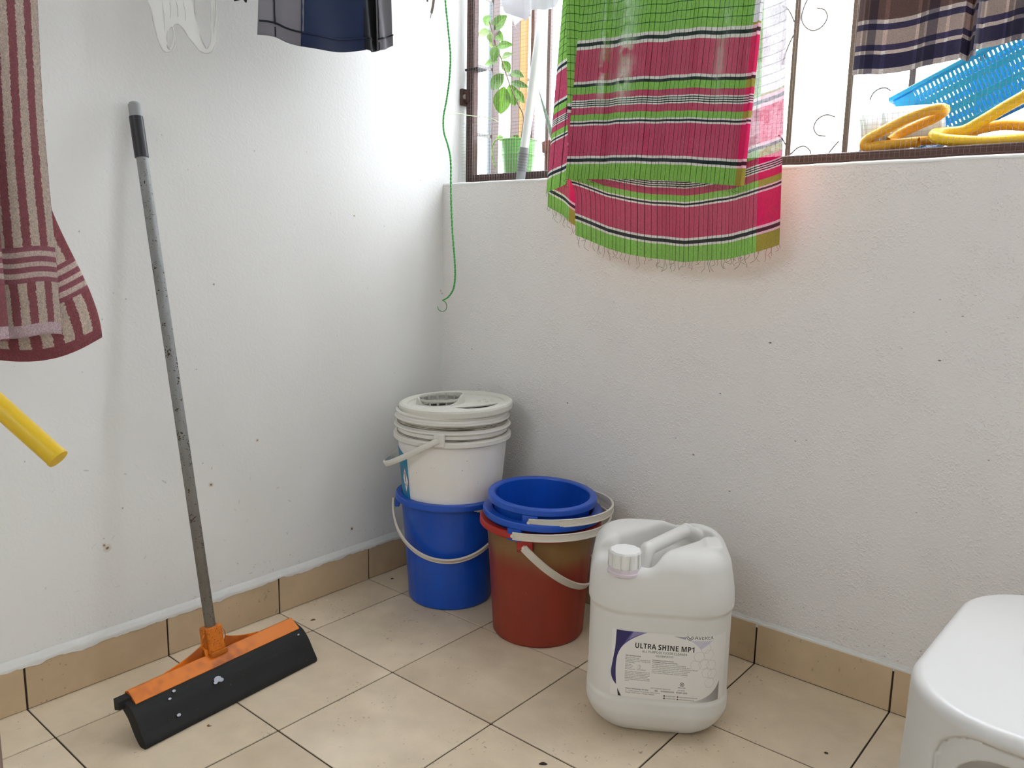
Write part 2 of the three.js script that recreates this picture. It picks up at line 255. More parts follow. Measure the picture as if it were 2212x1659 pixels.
// ---------------------------------------------------------------- window grille, cage and wire netting
const ZF = -0.08, ZO = -0.4;
const brown = mat(0x54352d, 0.5, { bumpMap: again(speck, 2, 2), bumpScale: 0.0008 }), brownBar = mat(0x64504b, 0.5), ironGrey = mat(0x8c8a88, 0.55), scrollGrey = mat(0x77726f, 0.55), wire = mat(0x75706f, 0.6);
{
  const o = struct('window_1', 'open window with a brown iron cage grille and wire netting');
  part('frame_post', [rbox(0.014, 0.044, LEDGE, SILL_TOP, ZF - 0.02, ZF, 0.002)], brown, o);
  part('frame_post', [rbox(2.34, 2.4, LEDGE, SILL_TOP, ZF - 0.035, ZF, 0.003)], brown, o);
  part('frame_rail', [rbox(0.02, 2.38, LEDGE, LEDGE + 0.029, ZF - 0.035, ZF, 0.003)], brown, o);
  part('frame_rail', [rbox(0.02, 2.38, SILL_TOP - 0.04, SILL_TOP, ZF - 0.035, ZF, 0.003)], brown, o);
  const lug = part('bracket', [rbox(0, 0.012, 1.372, 1.42, -0.13, -0.066, 0.003), rbox(0.006, 0.03, 1.38, 1.412, -0.1, -0.072, 0.003)], brown, o);
  part('bolt', new THREE.CylinderGeometry(0.008, 0.009, 0.008, 8).rotateZ(Math.PI / 2).translate(0.016, 1.396, -0.075), mat(0x8a7f78, 0.5), lug);
  part('clamp_ring', [rbox(0.009, 0.061, 1.47, 1.476, ZF - 0.038, ZF + 0.002, 0.001)], mat(0x1c1614, 0.6), o);
  // outer face and side of the cage
  for (const x of [0.008, 0.075, 0.153, 0.298, 0.443, 0.588, 0.733, 0.877, 1.023, 1.166, 1.31, 1.455, 1.6, 1.745, 1.89, 2.035, 2.18, 2.325]) part('bar', rbox(x - 0.007, x + 0.007, LEDGE, SILL_TOP, ZO - 0.006, ZO + 0.006, 0.001), brownBar, o);
  for (const [u0, u1] of [[1064, 1078], [1105, 1120]]) { const a = on(u0, 250, 'x', 0).z, b = on(u1, 250, 'x', 0).z; part('bar', rbox(-0.006, 0, LEDGE, SILL_TOP, b, a, 0.001), brownBar, o); }
  for (const y of [1.3, 1.5, 1.7, 1.9]) part('side_rail', rbox(-0.012, -0.006, y - 0.005, y + 0.005, ZO, ZF - 0.03, 0.001), ironGrey, o);
  part('top_rail', rbox(-0.01, 2.36, SILL_TOP - 0.03, SILL_TOP - 0.015, ZO - 0.008, ZO + 0.008, 0.001), brownBar, o);
  part('cage_floor', rbox(-0.015, 2.38, REST - 0.007, REST, ZO - 0.012, -0.117, 0.001), brown, o);
  part('drain_pipe', rod(on(1058, 250, 'z', -0.55).setY(0.9), on(1058, 250, 'z', -0.55).setY(2.6), 0.008, 20), mat(0x4d5659, 0.6), o);
  part('wood_batten', rbox(-0.022, 0, LEDGE, SILL_TOP, on(1139, 250, 'x', 0).z, on(1121.5, 250, 'x', 0).z, 0.002), mat(0xb98a4c, 0.6, { map: texture(64, 512, (u, v) => { const k = 0.8 + 0.35 * noise(u * 30, v * 6, 64); return [255 * k, 245 * k, 225 * k]; }) }), o);
  const scroll = (list) => part('scroll', tube(list.map(([u, v]) => on(u, v, 'z', ZO)), 0.0019, 48, 6), scrollGrey, o);
  scroll([[1748, -8], [1737, 15], [1732, 42], [1741, 59], [1757, 66], [1775, 58], [1787, 38], [1782, 22], [1765, 17]]);
  scroll([[1690, 12], [1703, 21], [1712, 38], [1716, 48]]); scroll([[1714, 76], [1704, 97], [1697, 116], [1690, 140]]);
  scroll([[1803, 252], [1785, 248], [1766, 258], [1758, 276], [1766, 291], [1783, 294]]); scroll([[1708, 333], [1724, 319], [1738, 316], [1750, 326], [1752, 333]]);
  scroll([[1879, 216], [1886, 202], [1899, 192], [1914, 190], [1924, 196]]); scroll([[1682, 292], [1690, 300], [1697, 313]]); scroll([[1790, 331], [1801, 317], [1812, 305]]);
  // wire netting on the room side of the frame, doubled low down at the end beside the wall
  const w = [], t = 0.00011, wob = (k) => (hash(k, 77) - 0.5) * 0.0015;
  for (let x = 0.025, k = 0; x < 2.37; x += 0.0098, k++) w.push(box(x - t + wob(k), x + t + wob(k), LEDGE + 0.012, SILL_TOP, ZF + 0.003, ZF + 0.0037));
  for (let y = LEDGE + 0.012, k = 0; y < SILL_TOP; y += 0.0098, k++) w.push(box(0.02, 2.37, y - t + wob(k), y + t + wob(k), ZF + 0.0037, ZF + 0.0044));
  for (let y = LEDGE + 0.02; y < 1.32; y += 0.0098) w.push(box(0.004, 0.34, y - t, y + t * 1.6, ZF + 0.006, ZF + 0.0068));
  for (let x = 0.018; x < 0.34; x += 0.0098) w.push(box(x - t, x + t, LEDGE + 0.008, 1.318, ZF + 0.0052, ZF + 0.006));
  part('wire_netting', w, wire, o, 'stuff');
}

// ---------------------------------------------------------------- buckets
const bucketProfile = (rb, rt, h, rim) => [[0.001, 0.004], [rb - 0.012, 0.004], [rb - 0.008, 0], [rb - 0.003, 0.001], [rb, 0.006], [mix(rb, rt, 0.5), h * 0.5], [rt, h - 0.028], [rt + 0.0005, h - 0.0165], [rim - 0.003, h - 0.0165], [rim - 0.001, h - 0.0155], [rim, h - 0.014], [rim, h - 0.0045], [rim - 0.001, h - 0.002], [rim - 0.004, h], [rt + 0.001, h + 0.0004], [rt - 0.002, h - 0.0012], [rt - 0.0035, h - 0.004], [mix(rb, rt, 0.5) - 0.0035, h * 0.5], [rb - 0.005, 0.008], [0.001, 0.007]];
const channel = [[0.0025, -0.0088], [0.0025, -0.0066], [0.0012, -0.0058], [0.0012, 0.0058], [0.0025, 0.0066], [0.0025, 0.0088], [-0.0025, 0.0088], [-0.0025, -0.0088]];
// a bail: a (half span), b (length), axis angle on plan, swing below the horizontal
function bail(a, b, axis, swing, y, n = 60, power = 2, profile = channel) {
  const p = V(Math.cos(axis), 0, Math.sin(axis)), q = V(-Math.sin(axis), 0, Math.cos(axis)), w = q.clone().multiplyScalar(Math.cos(swing)).add(V(0, -Math.sin(swing), 0)), nn = p.clone().cross(w);
  const pts = [], outs = [], sides = [];
  for (let i = 0; i <= n; i++) { const t = i / n * Math.PI, c = Math.cos(t), s = Math.sin(t), e = 2 / power; pts.push(p.clone().multiplyScalar(a * Math.sign(c) * Math.abs(c) ** e).addScaledVector(w, b * s ** e).add(V(0, y, 0))); }
  pts.forEach((_, i) => { const d = pts[Math.min(n, i + 1)].clone().sub(pts[Math.max(0, i - 1)]).normalize(); outs.push(d.clone().cross(nn).normalize()); sides.push(nn); });
  return sweep(pts, outs, sides, profile);
}
function bucket(name, label, at, material, handle, o) {
  const { rb = 0.115, rt = 0.133, h = 0.3, rim = 0.151, axis, swing, len = 0.19 } = o, g = thing(name, label, 'bucket', at, o.group);
  part('body', lathe(bucketProfile(rb, rt, h, rim), 96), material, g);
  for (const s of [0, Math.PI]) part('lug', rbox(-0.006, 0.006, -0.018, 0.012, -0.019, 0.019, 0.003, 2).translate(rim - 0.006, h - 0.028, 0).rotateY(-(axis + s)), material, g);
  for (const s of [0, Math.PI]) part('pivot_pin', new THREE.CylinderGeometry(0.004, 0.004, 0.014, 12).rotateZ(Math.PI / 2).translate(rim + 0.003, h - 0.03, 0).rotateY(-(axis + s)), handle, g);
  part('handle', bail(rim + 0.006, len, axis, swing, h - 0.03), handle, g);
  return g;
}
const scuff = (r, g, b, k = 0.1) => texture(512, 256, (u, v) => { const n = 1 + (fbm(u, v, 8, 4) - 0.5) * k * 2, s = noise(u * 90, v * 300, 4096) > 0.985 ? 14 : 0; return [r * n + s, g * n + s, b * n + s]; });
const blueP = mat(0xffffff, 0.3, { map: scuff(20, 80, 186) }), handleW = mat(0xffffff, 0.5, { map: scuff(222, 214, 200, 0.05) });
const redP = mat(0xffffff, 0.45, { map: texture(512, 512, (u, v) => {
  // v runs along the profile: the outside is the first half
  const n = fbm(u, v, 6, 5), f = smooth(0.279, 0.306, v + (n - 0.5) * 0.03) * (1 - smooth(0.322, 0.332, v + (n - 0.5) * 0.006)), s = noise(u * 260, v * 50, 4096) > 0.994 ? 40 : 0, k = 0.85 + 0.3 * n;
  return (v > 0.331 ? [182 * k, 44 * k, 38 * k] : [mix(142, 140, f) * k + s, mix(52, 104, f) * k + s, mix(36, 62, f) * k + s]);
}) });
const A = [0.246, 0, 0.211], B = [0.556, 0, 0.207], plan = (x, z) => Math.atan2(z, x), VIEW = plan(0.643, 0.766), ACROSS = plan(0.763, -0.646);
bucket('bucket', 'tall blue bucket on the tiles with the white pail standing in it', A, blueP, handleW, { axis: ACROSS, swing: 0.72, len: 0.185 });
bucket('bucket', 'stained red bucket on the tiles holding two blue buckets', B, redP, handleW, { axis: VIEW + 0.28, swing: -3.9, len: 0.185, rim: 0.152 });
{ const g = bucket('bucket', 'lower of the two blue buckets nested in the red bucket', [B[0] + 0.002, 0.032, B[2] + 0.002], blueP, handleW, { rb: 0.108, rt: 0.1265, rim: 0.148, h: 0.294, axis: VIEW + 0.5, swing: Math.PI + 0.06, len: 0.172, group: 'blue buckets nested in the red bucket' }); g.rotation.set(0, 0, -0.02); }
{ const g = bucket('bucket', 'topmost blue bucket, empty, nested in the red bucket', [B[0] - 0.006, 0.066, B[2] + 0.0], blueP, handleW, { rb: 0.102, rt: 0.12, rim: 0.136, h: 0.294, axis: VIEW + 0.25, swing: Math.PI + 0.05, len: 0.176, group: 'blue buckets nested in the red bucket' }); g.rotation.set(0, 0, -0.035); }

// the white pail
const pailMap = texture(1024, 1024, (u, v) => { const n = fbm(u, v, 8, 4), d = hash(Math.floor(u * 160), Math.floor(v * 220)), fx = (u * 160) % 1 - 0.5, fy = (v * 220) % 1 - 0.5, s = d > 0.991 && (fx - d * 40 % 0.4 + 0.2) ** 2 + fy * fy < 0.06 * ((d * 1e4) % 1) ? 70 : 0, k = 0.97 + 0.06 * n; return [242 * k - s, 238 * k - s, 232 * k - s]; });
const pailW = mat(0xffffff, 0.5, { map: pailMap }), grime = mat(0xffffff, 0.8, { map: texture(512, 64, (u, v) => { const n = fbm(u, v, 24, 4), k = smooth(0.34, 0.62, n); return [mix(62, 196, k), mix(56, 190, k), mix(44, 176, k)]; }) }), creamW = mat(0xdedbd2, 0.5);
{
  const P = thing('pail', 'white ringed pail with a blue warning label, standing in the blue bucket', 'pail', [A[0] + 0.003, 0.155, A[2] - 0.002]);
  const r = (y) => mix(0.1155, 0.1475, Math.min(1, y / 0.3) ** 0.8), h = 0.375;
  part('body', lathe([[0.001, 0], [0.11, 0], [0.1155, 0.006], [r(0.05), 0.05], [r(0.1), 0.1], [r(0.15), 0.15], [r(0.22), 0.22], [r(0.295), 0.295], [r(0.3), 0.3], [r(0.36), 0.36], [r(h), h - 0.003], [r(h) - 0.003, h], [r(h) - 0.006, h - 0.003], [r(0.2) - 0.003, 0.2], [0.11, 0.006], [0.001, 0.004]], 96), pailW, P);
  for (const [y, e, t] of [[0.307, 0.0105, 0.008], [0.336, 0.0095, 0.004], [0.358, 0.0075, 0.0035], [0.373, 0.004, 0.004]])
    part('ring', lathe([[r(y) - 0.002, y - t - 0.004], [r(y) + e - 0.002, y - t], [r(y) + e, y - t + 0.002], [r(y) + e, y + t - 0.004], [r(y) + e - 0.002, y + t - 0.002], [r(y) - 0.001, y + t]], 96), creamW, P);
  part('grime_band', lathe([[r(0.345) + 0.0012, 0.342], [r(0.35) + 0.0012, 0.354]], 96), grime, P);
  part('grime_band', lathe([[r(0.318) + 0.0012, 0.314], [r(0.32) + 0.0012, 0.32]], 96), grime, P);
  const ax = VIEW + 0.14, lugAt = (s) => rbox(-0.006, 0.007, -0.018, 0.016, -0.014, 0.014, 0.003, 2).translate(r(0.32) + 0.007, 0.32, 0).rotateY(-(ax + s));
  for (const s of [0, Math.PI]) part('lug', lugAt(s), creamW, P);
  const flat = [[0.002, -0.0075], [0.0035, -0.006], [0.0035, 0.006], [0.002, 0.0075], [-0.0025, 0.0075], [-0.0025, -0.0075]];
  part('handle', bail(0.164, 0.196, ax, 0.5, 0.322, 80, 2.9, flat), creamW, P);
  // label wrapped round the side that faces the plain wall
  const cv = document.createElement('canvas'); cv.width = 512; cv.height = 512; const c = cv.getContext('2d');
  c.fillStyle = '#1c86ad'; c.fillRect(0, 0, 512, 512); c.fillStyle = 'rgba(10,60,96,0.55)'; for (let k = 0; k < 70; k++) c.fillRect(rr(0, 512), rr(0, 200), rr(10, 60), rr(1, 3));
  c.save(); c.translate(424, 215); c.fillStyle = '#c84646'; c.beginPath(); c.moveTo(0, -108); c.lineTo(66, 0); c.lineTo(0, 108); c.lineTo(-66, 0); c.fill(); c.fillStyle = '#f3f2ee'; c.beginPath(); c.moveTo(0, -96); c.lineTo(57, 0); c.lineTo(0, 96); c.lineTo(-57, 0); c.fill();
  c.fillStyle = '#111'; c.fillRect(-9, -62, 18, 76); c.beginPath(); c.ellipse(0, 36, 10, 12, 0, 0, 7); c.fill(); c.restore();
  c.fillStyle = 'rgba(150,215,235,0.8)'; c.font = 'bold 62px sans-serif'; c.fillText('MAGE', 322, 400); c.fillText('OVERT', 290, 470); c.fillStyle = '#e9eef0'; c.fillRect(500, 0, 12, 512);
  const lt = new THREE.CanvasTexture(cv); lt.colorSpace = THREE.SRGBColorSpace;
  const edge = VIEW + 0.86;
  part('label', cloth(40, 24, (s, t) => { const a = edge + (1 - s) * 0.9, top = 0.262 + 0.03 * smooth(0.0, 0.9, 1 - s), y = mix(0.09, top, t), q = r(y) + 0.0008; return [q * Math.cos(a), y, q * Math.sin(a), s, t]; }), mat(0xffffff, 0.45, { map: lt }), P).userData.label = 'blue label with a hazard diamond';
}
{ // wringer tray lying on the pail
  const T = thing('mop_wringer', 'cream round mop wringer tray with a slotted basket, lying on the white pail', 'mop wringer', [A[0] + 0.011, 0.527, A[2] - 0.007]);
  const R = 0.153, cream = mat(0xd9d7cc, 0.55, { bumpMap: again(speck, 3, 1), bumpScale: 0.0006 });
  part('rim', lathe([[R - 0.026, 0.011], [R - 0.022, 0.019], [R - 0.016, 0.0235], [R - 0.008, 0.024], [R - 0.002, 0.021], [R, 0.016], [R - 0.001, 0.004], [R - 0.003, 0.001], [R - 0.006, 0], [R - 0.012, 0.004], [R - 0.014, 0.016], [R - 0.022, 0.013], [R - 0.026, 0.011]], 96), cream, T);
  // flat tray with an oval hole for the basket, a gap at its edge and short drain slots; local x runs across the view
  const c0 = [-0.042, 0.01], ea = 0.062, eb = 0.052, sh = new THREE.Shape(); sh.absarc(0, 0, R - 0.022, 0, Math.PI * 2);
  const hole = new THREE.Path(); hole.absellipse(c0[0], c0[1], ea - 0.006, eb - 0.006, 0, Math.PI * 2); sh.holes.push(hole);
  for (const [x, y] of [[0.062, 0.03], [0.082, 0.022], [0.062, 0.012], [0.084, 0.004], [0.1, 0.014], [0.075, 0.045], [0.095, 0.035]]) { const p = new THREE.Path(); p.absellipse(x, y, 0.006, 0.0022, 0, Math.PI * 2); sh.holes.push(p); }
  { const p = new THREE.Path(); p.moveTo(0.0, -0.062); p.quadraticCurveTo(0.06, -0.05, 0.115, -0.012); p.quadraticCurveTo(0.1, -0.062, 0.06, -0.078); p.quadraticCurveTo(0.02, -0.085, 0.0, -0.062); sh.holes.push(p); }
  part('tray', new THREE.ExtrudeGeometry(sh, { depth: 0.003, bevelEnabled: false, curveSegments: 48 }).rotateX(-Math.PI / 2).translate(0, 0.0125, 0), cream, T);
  const ring = (k, f) => { const a = k * Math.PI * 2; return [c0[0] + f * ea * Math.cos(a), -c0[1] + f * eb * Math.sin(a)]; };
  const high = (k) => { const a = k * Math.PI * 2; return 0.036 - 0.02 * smooth(0.25, 0.9, Math.sin(a)) + 0.003 * Math.cos(a); };
  const B0 = part('basket', cloth(96, 6, (s, t) => { const [x, z] = ring(s, mix(1.05, 0.98, t)); return [x, mix(0.009, high(s), t), z]; }, 0.004), cream, T);
  const bars = [];
  for (let k = 0; k < 14; k++) { const [x, z] = ring(k / 14, 0.93), [x2, z2] = ring(k / 14, 0.75); bars.push(rod(V(x, high(k / 14) - 0.004, z), V(x2, -0.05, z2), 0.0034, 8)); }
  for (const [y, f] of [[0.024, 0.945], [0.004, 0.9], [-0.02, 0.83]]) bars.push(cloth(60, 1, (s, t) => { const [x, z] = ring(s, f); return [x, y + t * 0.006, z]; }, 0.003));
  part('slotted_cage', bars, cream, B0);
  part('basket_floor', new THREE.CylinderGeometry(1, 1, 0.003, 48).scale(ea * 0.76, 1, eb * 0.76).translate(c0[0], -0.05, -c0[1]), mat(0x8d8468, 0.7), B0);
  T.rotation.set(0, 0, 0); T.rotateY(Math.atan2(0.646, 0.763)); T.rotateZ(0.035);
}

// ---------------------------------------------------------------- jerrycan
{
  const K = thing('jerrycan', 'large cloudy white plastic jerrycan with a printed floor cleaner label', 'jerrycan', [0.966, 0, 0.33]);
  K.rotation.y = 0.576;                             // its printed face is turned to local +z
  const half = (y) => 0.1435 - 0.0035 * smooth(0.272, 0.26, y) + 0.0018 * smooth(0.03, 0.06, y) * smooth(0.09, 0.08, y) - 0.014 * (1 - smooth(0, 0.06, y)) - 0.012 * smooth(0.28, 0.39, y);
  const hA = V(-0.047, 0.315, 0.078), hB = V(-0.03, 0.372, 0.052), hC = V(0.052, 0.382, -0.042), hD = V(0.075, 0.36, -0.07);
  const body = (x, y, z) => {
    const a = half(y), d2 = rect2(x, z + 0.4 * Math.max(0, 0) , a, a - 0.021, 0.075) - 0.006 * (1 - (x / a) ** 2) * 0.8;
    let d = slab(d2, Math.abs(y - 0.193) - 0.193, 0.036);
    // sunken corner for the cap
    const cx = x + 0.09, cz = z - 0.115, corner = slab(rect2(cx, cz, 0.075, 0.078, 0.03), 0.355 - y - 0.1 * clamp(-cz), 0.02);
    d = smax(d, -corner, 0.022);
    // trough under the handle
    const u = (x * 0.7071 - z * 0.7071), w = (x * 0.7071 + z * 0.7071), tr = slab(rect2(u - 0.008, w - 0.004, 0.1, 0.056, 0.03), 0.33 - y, 0.012);
    d = smax(d, -tr, 0.016);
    // the raised pad beside the handle
    d = smin(d, slab(rect2((x - 0.098), z - 0.04, 0.016, 0.03, 0.012), Math.abs(y - 0.375) - 0.0145, 0.006), 0.012);
    const p = V(x, y, z), bar = Math.min(capsule(p, hA, hB, 0.0145), capsule(p, hB, hC, 0.0138), capsule(p, hC, hD, 0.0145));
    return smin(d, bar, 0.01);
  };
  const canW = mat(0xeeece7, 0.42, { transmission: 0.18, thickness: 0, specularIntensity: 0.6 });
  part('body', iso(body, [-0.165, -0.012, -0.15], [0.165, 0.42, 0.15], 0.0042), canW, K);
  const Cx = -0.075, Cz = 0.093;
  part('neck', lathe([[0.02, 0.33], [0.0345, 0.338], [0.035, 0.343], [0.033, 0.345], [0.033, 0.353], [0.02, 0.353]], 40).translate(Cx, 0, Cz), mat(0xd8cdd4, 0.5), K);
  const cap = [new THREE.CylinderGeometry(0.0318, 0.0325, 0.028, 10).toNonIndexed(), new THREE.CylinderGeometry(0.029, 0.0315, 0.003, 10).toNonIndexed().translate(0, 0.0155, 0)];
  cap.forEach((g) => g.computeVertexNormals());
  for (let k = 0; k < 10; k++) cap.push(rbox(-0.0014, 0.0012, -0.014, 0.0145, -0.0018, 0.0018, 0.0008).translate(0.0322, 0, 0).rotateY(k * Math.PI / 5 + 0.0));
  part('cap', merge(cap).translate(Cx, 0.3665, Cz), mat(0xf0efeb, 0.5, { bumpMap: speck, bumpScale: 0.0003 }), K);
  // printed label, following the curve of the front
  const cv = document.createElement('canvas'); cv.width = 1920; cv.height = 1080; const c = cv.getContext('2d');
  c.fillStyle = '#e6e3de'; c.fillRect(0, 0, 1920, 1080);
  c.fillStyle = '#2a2560'; c.beginPath(); c.moveTo(70, 0); c.lineTo(560, 0); c.quadraticCurveTo(190, 120, 105, 400); c.quadraticCurveTo(60, 560, 100, 900); c.quadraticCurveTo(0, 830, 0, 690); c.quadraticCurveTo(40, 420, 60, 300); c.closePath(); c.fill();
  c.fillStyle = '#5b548f'; c.beginPath(); c.moveTo(330, 0); c.quadraticCurveTo(230, 150, 140, 310); c.quadraticCurveTo(230, 140, 560, 0); c.fill();
  c.fillStyle = '#8d84ac'; c.beginPath(); c.moveTo(345, 0); c.quadraticCurveTo(320, 60, 270, 140); c.quadraticCurveTo(390, 50, 560, 0); c.fill();
  c.fillStyle = '#17152c'; c.beginPath(); c.moveTo(135, 1080); c.lineTo(120, 960); c.lineTo(190, 1080); c.fill();
  c.fillStyle = '#9b98a6'; c.beginPath(); c.moveTo(980, 22); c.lineTo(1170, 24); c.lineTo(1170, 62); c.fill();
  c.fillStyle = '#cbc7d4'; c.beginPath(); c.moveTo(1240, 70); c.lineTo(1620, 70); c.quadraticCurveTo(1500, 160, 1420, 210); c.quadraticCurveTo(1350, 130, 1240, 70); c.fill();
  c.strokeStyle = '#111'; c.lineWidth = 9; c.beginPath(); c.arc(1235, 8, 55, 0.1, 3.0); c.stroke(); c.beginPath(); c.moveTo(1190, 0); c.lineTo(1235, 46); c.lineTo(1280, 0); c.stroke();
  c.fillStyle = '#111'; c.font = '92px sans-serif'; c.fillText('AVEREX', 1310, 50);
  c.font = 'bold 118px sans-serif'; c.textAlign = 'center'; c.fillText('ULTRA SHINE MP1', 850, 262, 960);
  c.font = '52px sans-serif'; c.fillStyle = '#2a2a2a'; c.fillText('ALL PURPOSE FLOOR CLEANER', 850, 326, 720); c.font = '44px sans-serif'; c.fillText('AIUSMP00103', 850, 380); c.textAlign = 'left';
  c.font = 'bold 28px sans-serif'; c.fillText('USE INSTRUCTION', 232, 408); c.fillStyle = '#3a3a38';
  const lines = (x, y, step, list, wide = 400) => list.forEach((s, k) => c.fillText(s, x, y + k * step, Math.min(wide, c.measureText(s).width)));
  c.font = '23px sans-serif';
  lines(232, 438, 26, ['Recommended usage', 'Mix product with water depending on the', 'degree of the soil. After cleaning, rinse', 'well with water.']);
  lines(232, 550, 25, ['Light soil                1 : 80', 'Medium soil            1 : 40', 'Heavy soil              1 : 20', 'Extra heavy soil     Use undiluted'], 360);
  lines(232, 664, 26, ['Apply by spray, cloth, sponge or brush and', 'rinse with water. It may also be used as an', 'effective deodorant when followed by water', 'rinse. This product is suitable to be', 'dispensed with or diluted by machine usage', 'of proportioner and dispensing equipment', 'system.']);
  c.font = 'bold 27px sans-serif'; lines(660, 446, 30, ['Precautionary Statements', 'Processed Loading Information']);
  c.font = '23px sans-serif'; lines(660, 506, 29, ['If swallowed: Rinse mouth. Do NOT induce vomiting.', 'Skin: Take off immediately all contaminated clothing. Rinse', 'with water. Eyes: Rinse cautiously with water for several minutes. Remove', 'contact lenses, if present and easy to do. Continue rinsing.', 'Keep container tightly closed. Store in a cool, dry place.', 'Consult a doctor if feeling unwell. Harmful if swallowed.'], 720);
  c.font = 'bold 28px sans-serif'; c.fillStyle = '#222'; lines(250, 950, 0, ['Averex Technology Sdn Bhd']); c.font = '24px sans-serif'; lines(250, 984, 30, ['No. 15, Jalan Kawasan Perindustrian, Taman Industri', 'Selangor, Kuala Lumpur, Selangor, Malaysia'], 560);
  c.font = '26px sans-serif'; c.fillText('NETT CONTENT', 660, 908); c.fillText('BATCH NO', 850, 908); c.fillText('EXP DATE', 1090, 908); c.font = 'bold 34px sans-serif'; c.fillText('20L', 720, 950); c.fillText('AYS230512175', 820, 950, 210); c.fillText('12 MAY 2025', 1060, 950, 180);
  c.font = '26px sans-serif'; lines(900, 1018, 40, ['03-5525 2407', '03-5525 2408']); lines(1115, 1018, 40, ['enquiry@averex.com.my', 'www.averex.com.my']);
  for (const [x, y] of [[878, 1009], [878, 1049], [1092, 1009], [1092, 1049]]) { c.beginPath(); c.arc(x, y, 13, 0, 7); c.fill(); }
  c.lineWidth = 8; c.strokeStyle = '#333'; c.beginPath(); c.arc(1150, 800, 30, 0, 7); c.stroke(); c.font = 'bold 24px sans-serif'; c.fillText('MALAYSIA', 1090, 862); c.beginPath(); c.arc(1150, 800, 10, 0, 7); c.stroke();
  c.strokeStyle = 'rgba(150,145,150,0.55)'; c.lineWidth = 4;
  for (const [x, y] of [[1500, 190], [1400, 330], [1560, 300], [1480, 450], [1610, 470], [1350, 470], [1540, 590], [1640, 620], [1600, 760]]) { c.beginPath(); for (let k = 0; k <= 6; k++) c[k ? 'lineTo' : 'moveTo'](x + 92 * Math.cos(k * Math.PI / 3 + 0.1), y + 88 * Math.sin(k * Math.PI / 3 + 0.1)); c.stroke(); }
  const gr = c.createLinearGradient(1300, 1080, 1920, 880); gr.addColorStop(0, '#d8d6d2'); gr.addColorStop(1, '#6f6d6b'); c.fillStyle = gr; c.beginPath(); c.moveTo(1250, 1080); c.quadraticCurveTo(1690, 1010, 1800, 760); c.lineTo(1800, 1080); c.fill();
  c.fillStyle = '#e6e3de'; c.fillRect(1802, 0, 118, 1080);
  const lt = new THREE.CanvasTexture(cv); lt.colorSpace = THREE.SRGBColorSpace;
  // walk round the front at one height to lay the label out by length
  const hit = (a, y) => { let t = 0.25; for (let k = 0; k < 60; k++) t -= body(t * Math.sin(a), y, t * Math.cos(a)) * 0.8; return [t * Math.sin(a), t * Math.cos(a)]; };
  const walk = []; for (let k = 0, s = 0, q; k <= 200; k++) { const a = mix(-0.95, 1.25, k / 200), p = hit(a, 0.16); if (q) s += Math.hypot(p[0] - q[0], p[1] - q[1]); walk.push([s, a]); q = p; }
  const zero = walk.reduce((b, w) => Math.abs(w[1]) < Math.abs(b[1]) ? w : b)[0];
  const angle = (s) => { s += zero; let k = 1; while (k < 200 && walk[k][0] < s) k++; return mix(walk[k - 1][1], walk[k][1], (s - walk[k - 1][0]) / (walk[k][0] - walk[k - 1][0])); };
  part('label', cloth(70, 24, (s, t) => { const len = mix(-0.094, 0.136, s), y = 0.092 + t * 0.137 - (s - 0.5) * 0.002, p = hit(angle(len), y), l = Math.hypot(...p), e = 1 + 0.0007 / l; return [p[0] * e, y, p[1] * e, s, t]; }), mat(0xffffff, 0.42, { map: lt }), K).userData.label = 'printed floor cleaner label with navy corner swoosh';
}

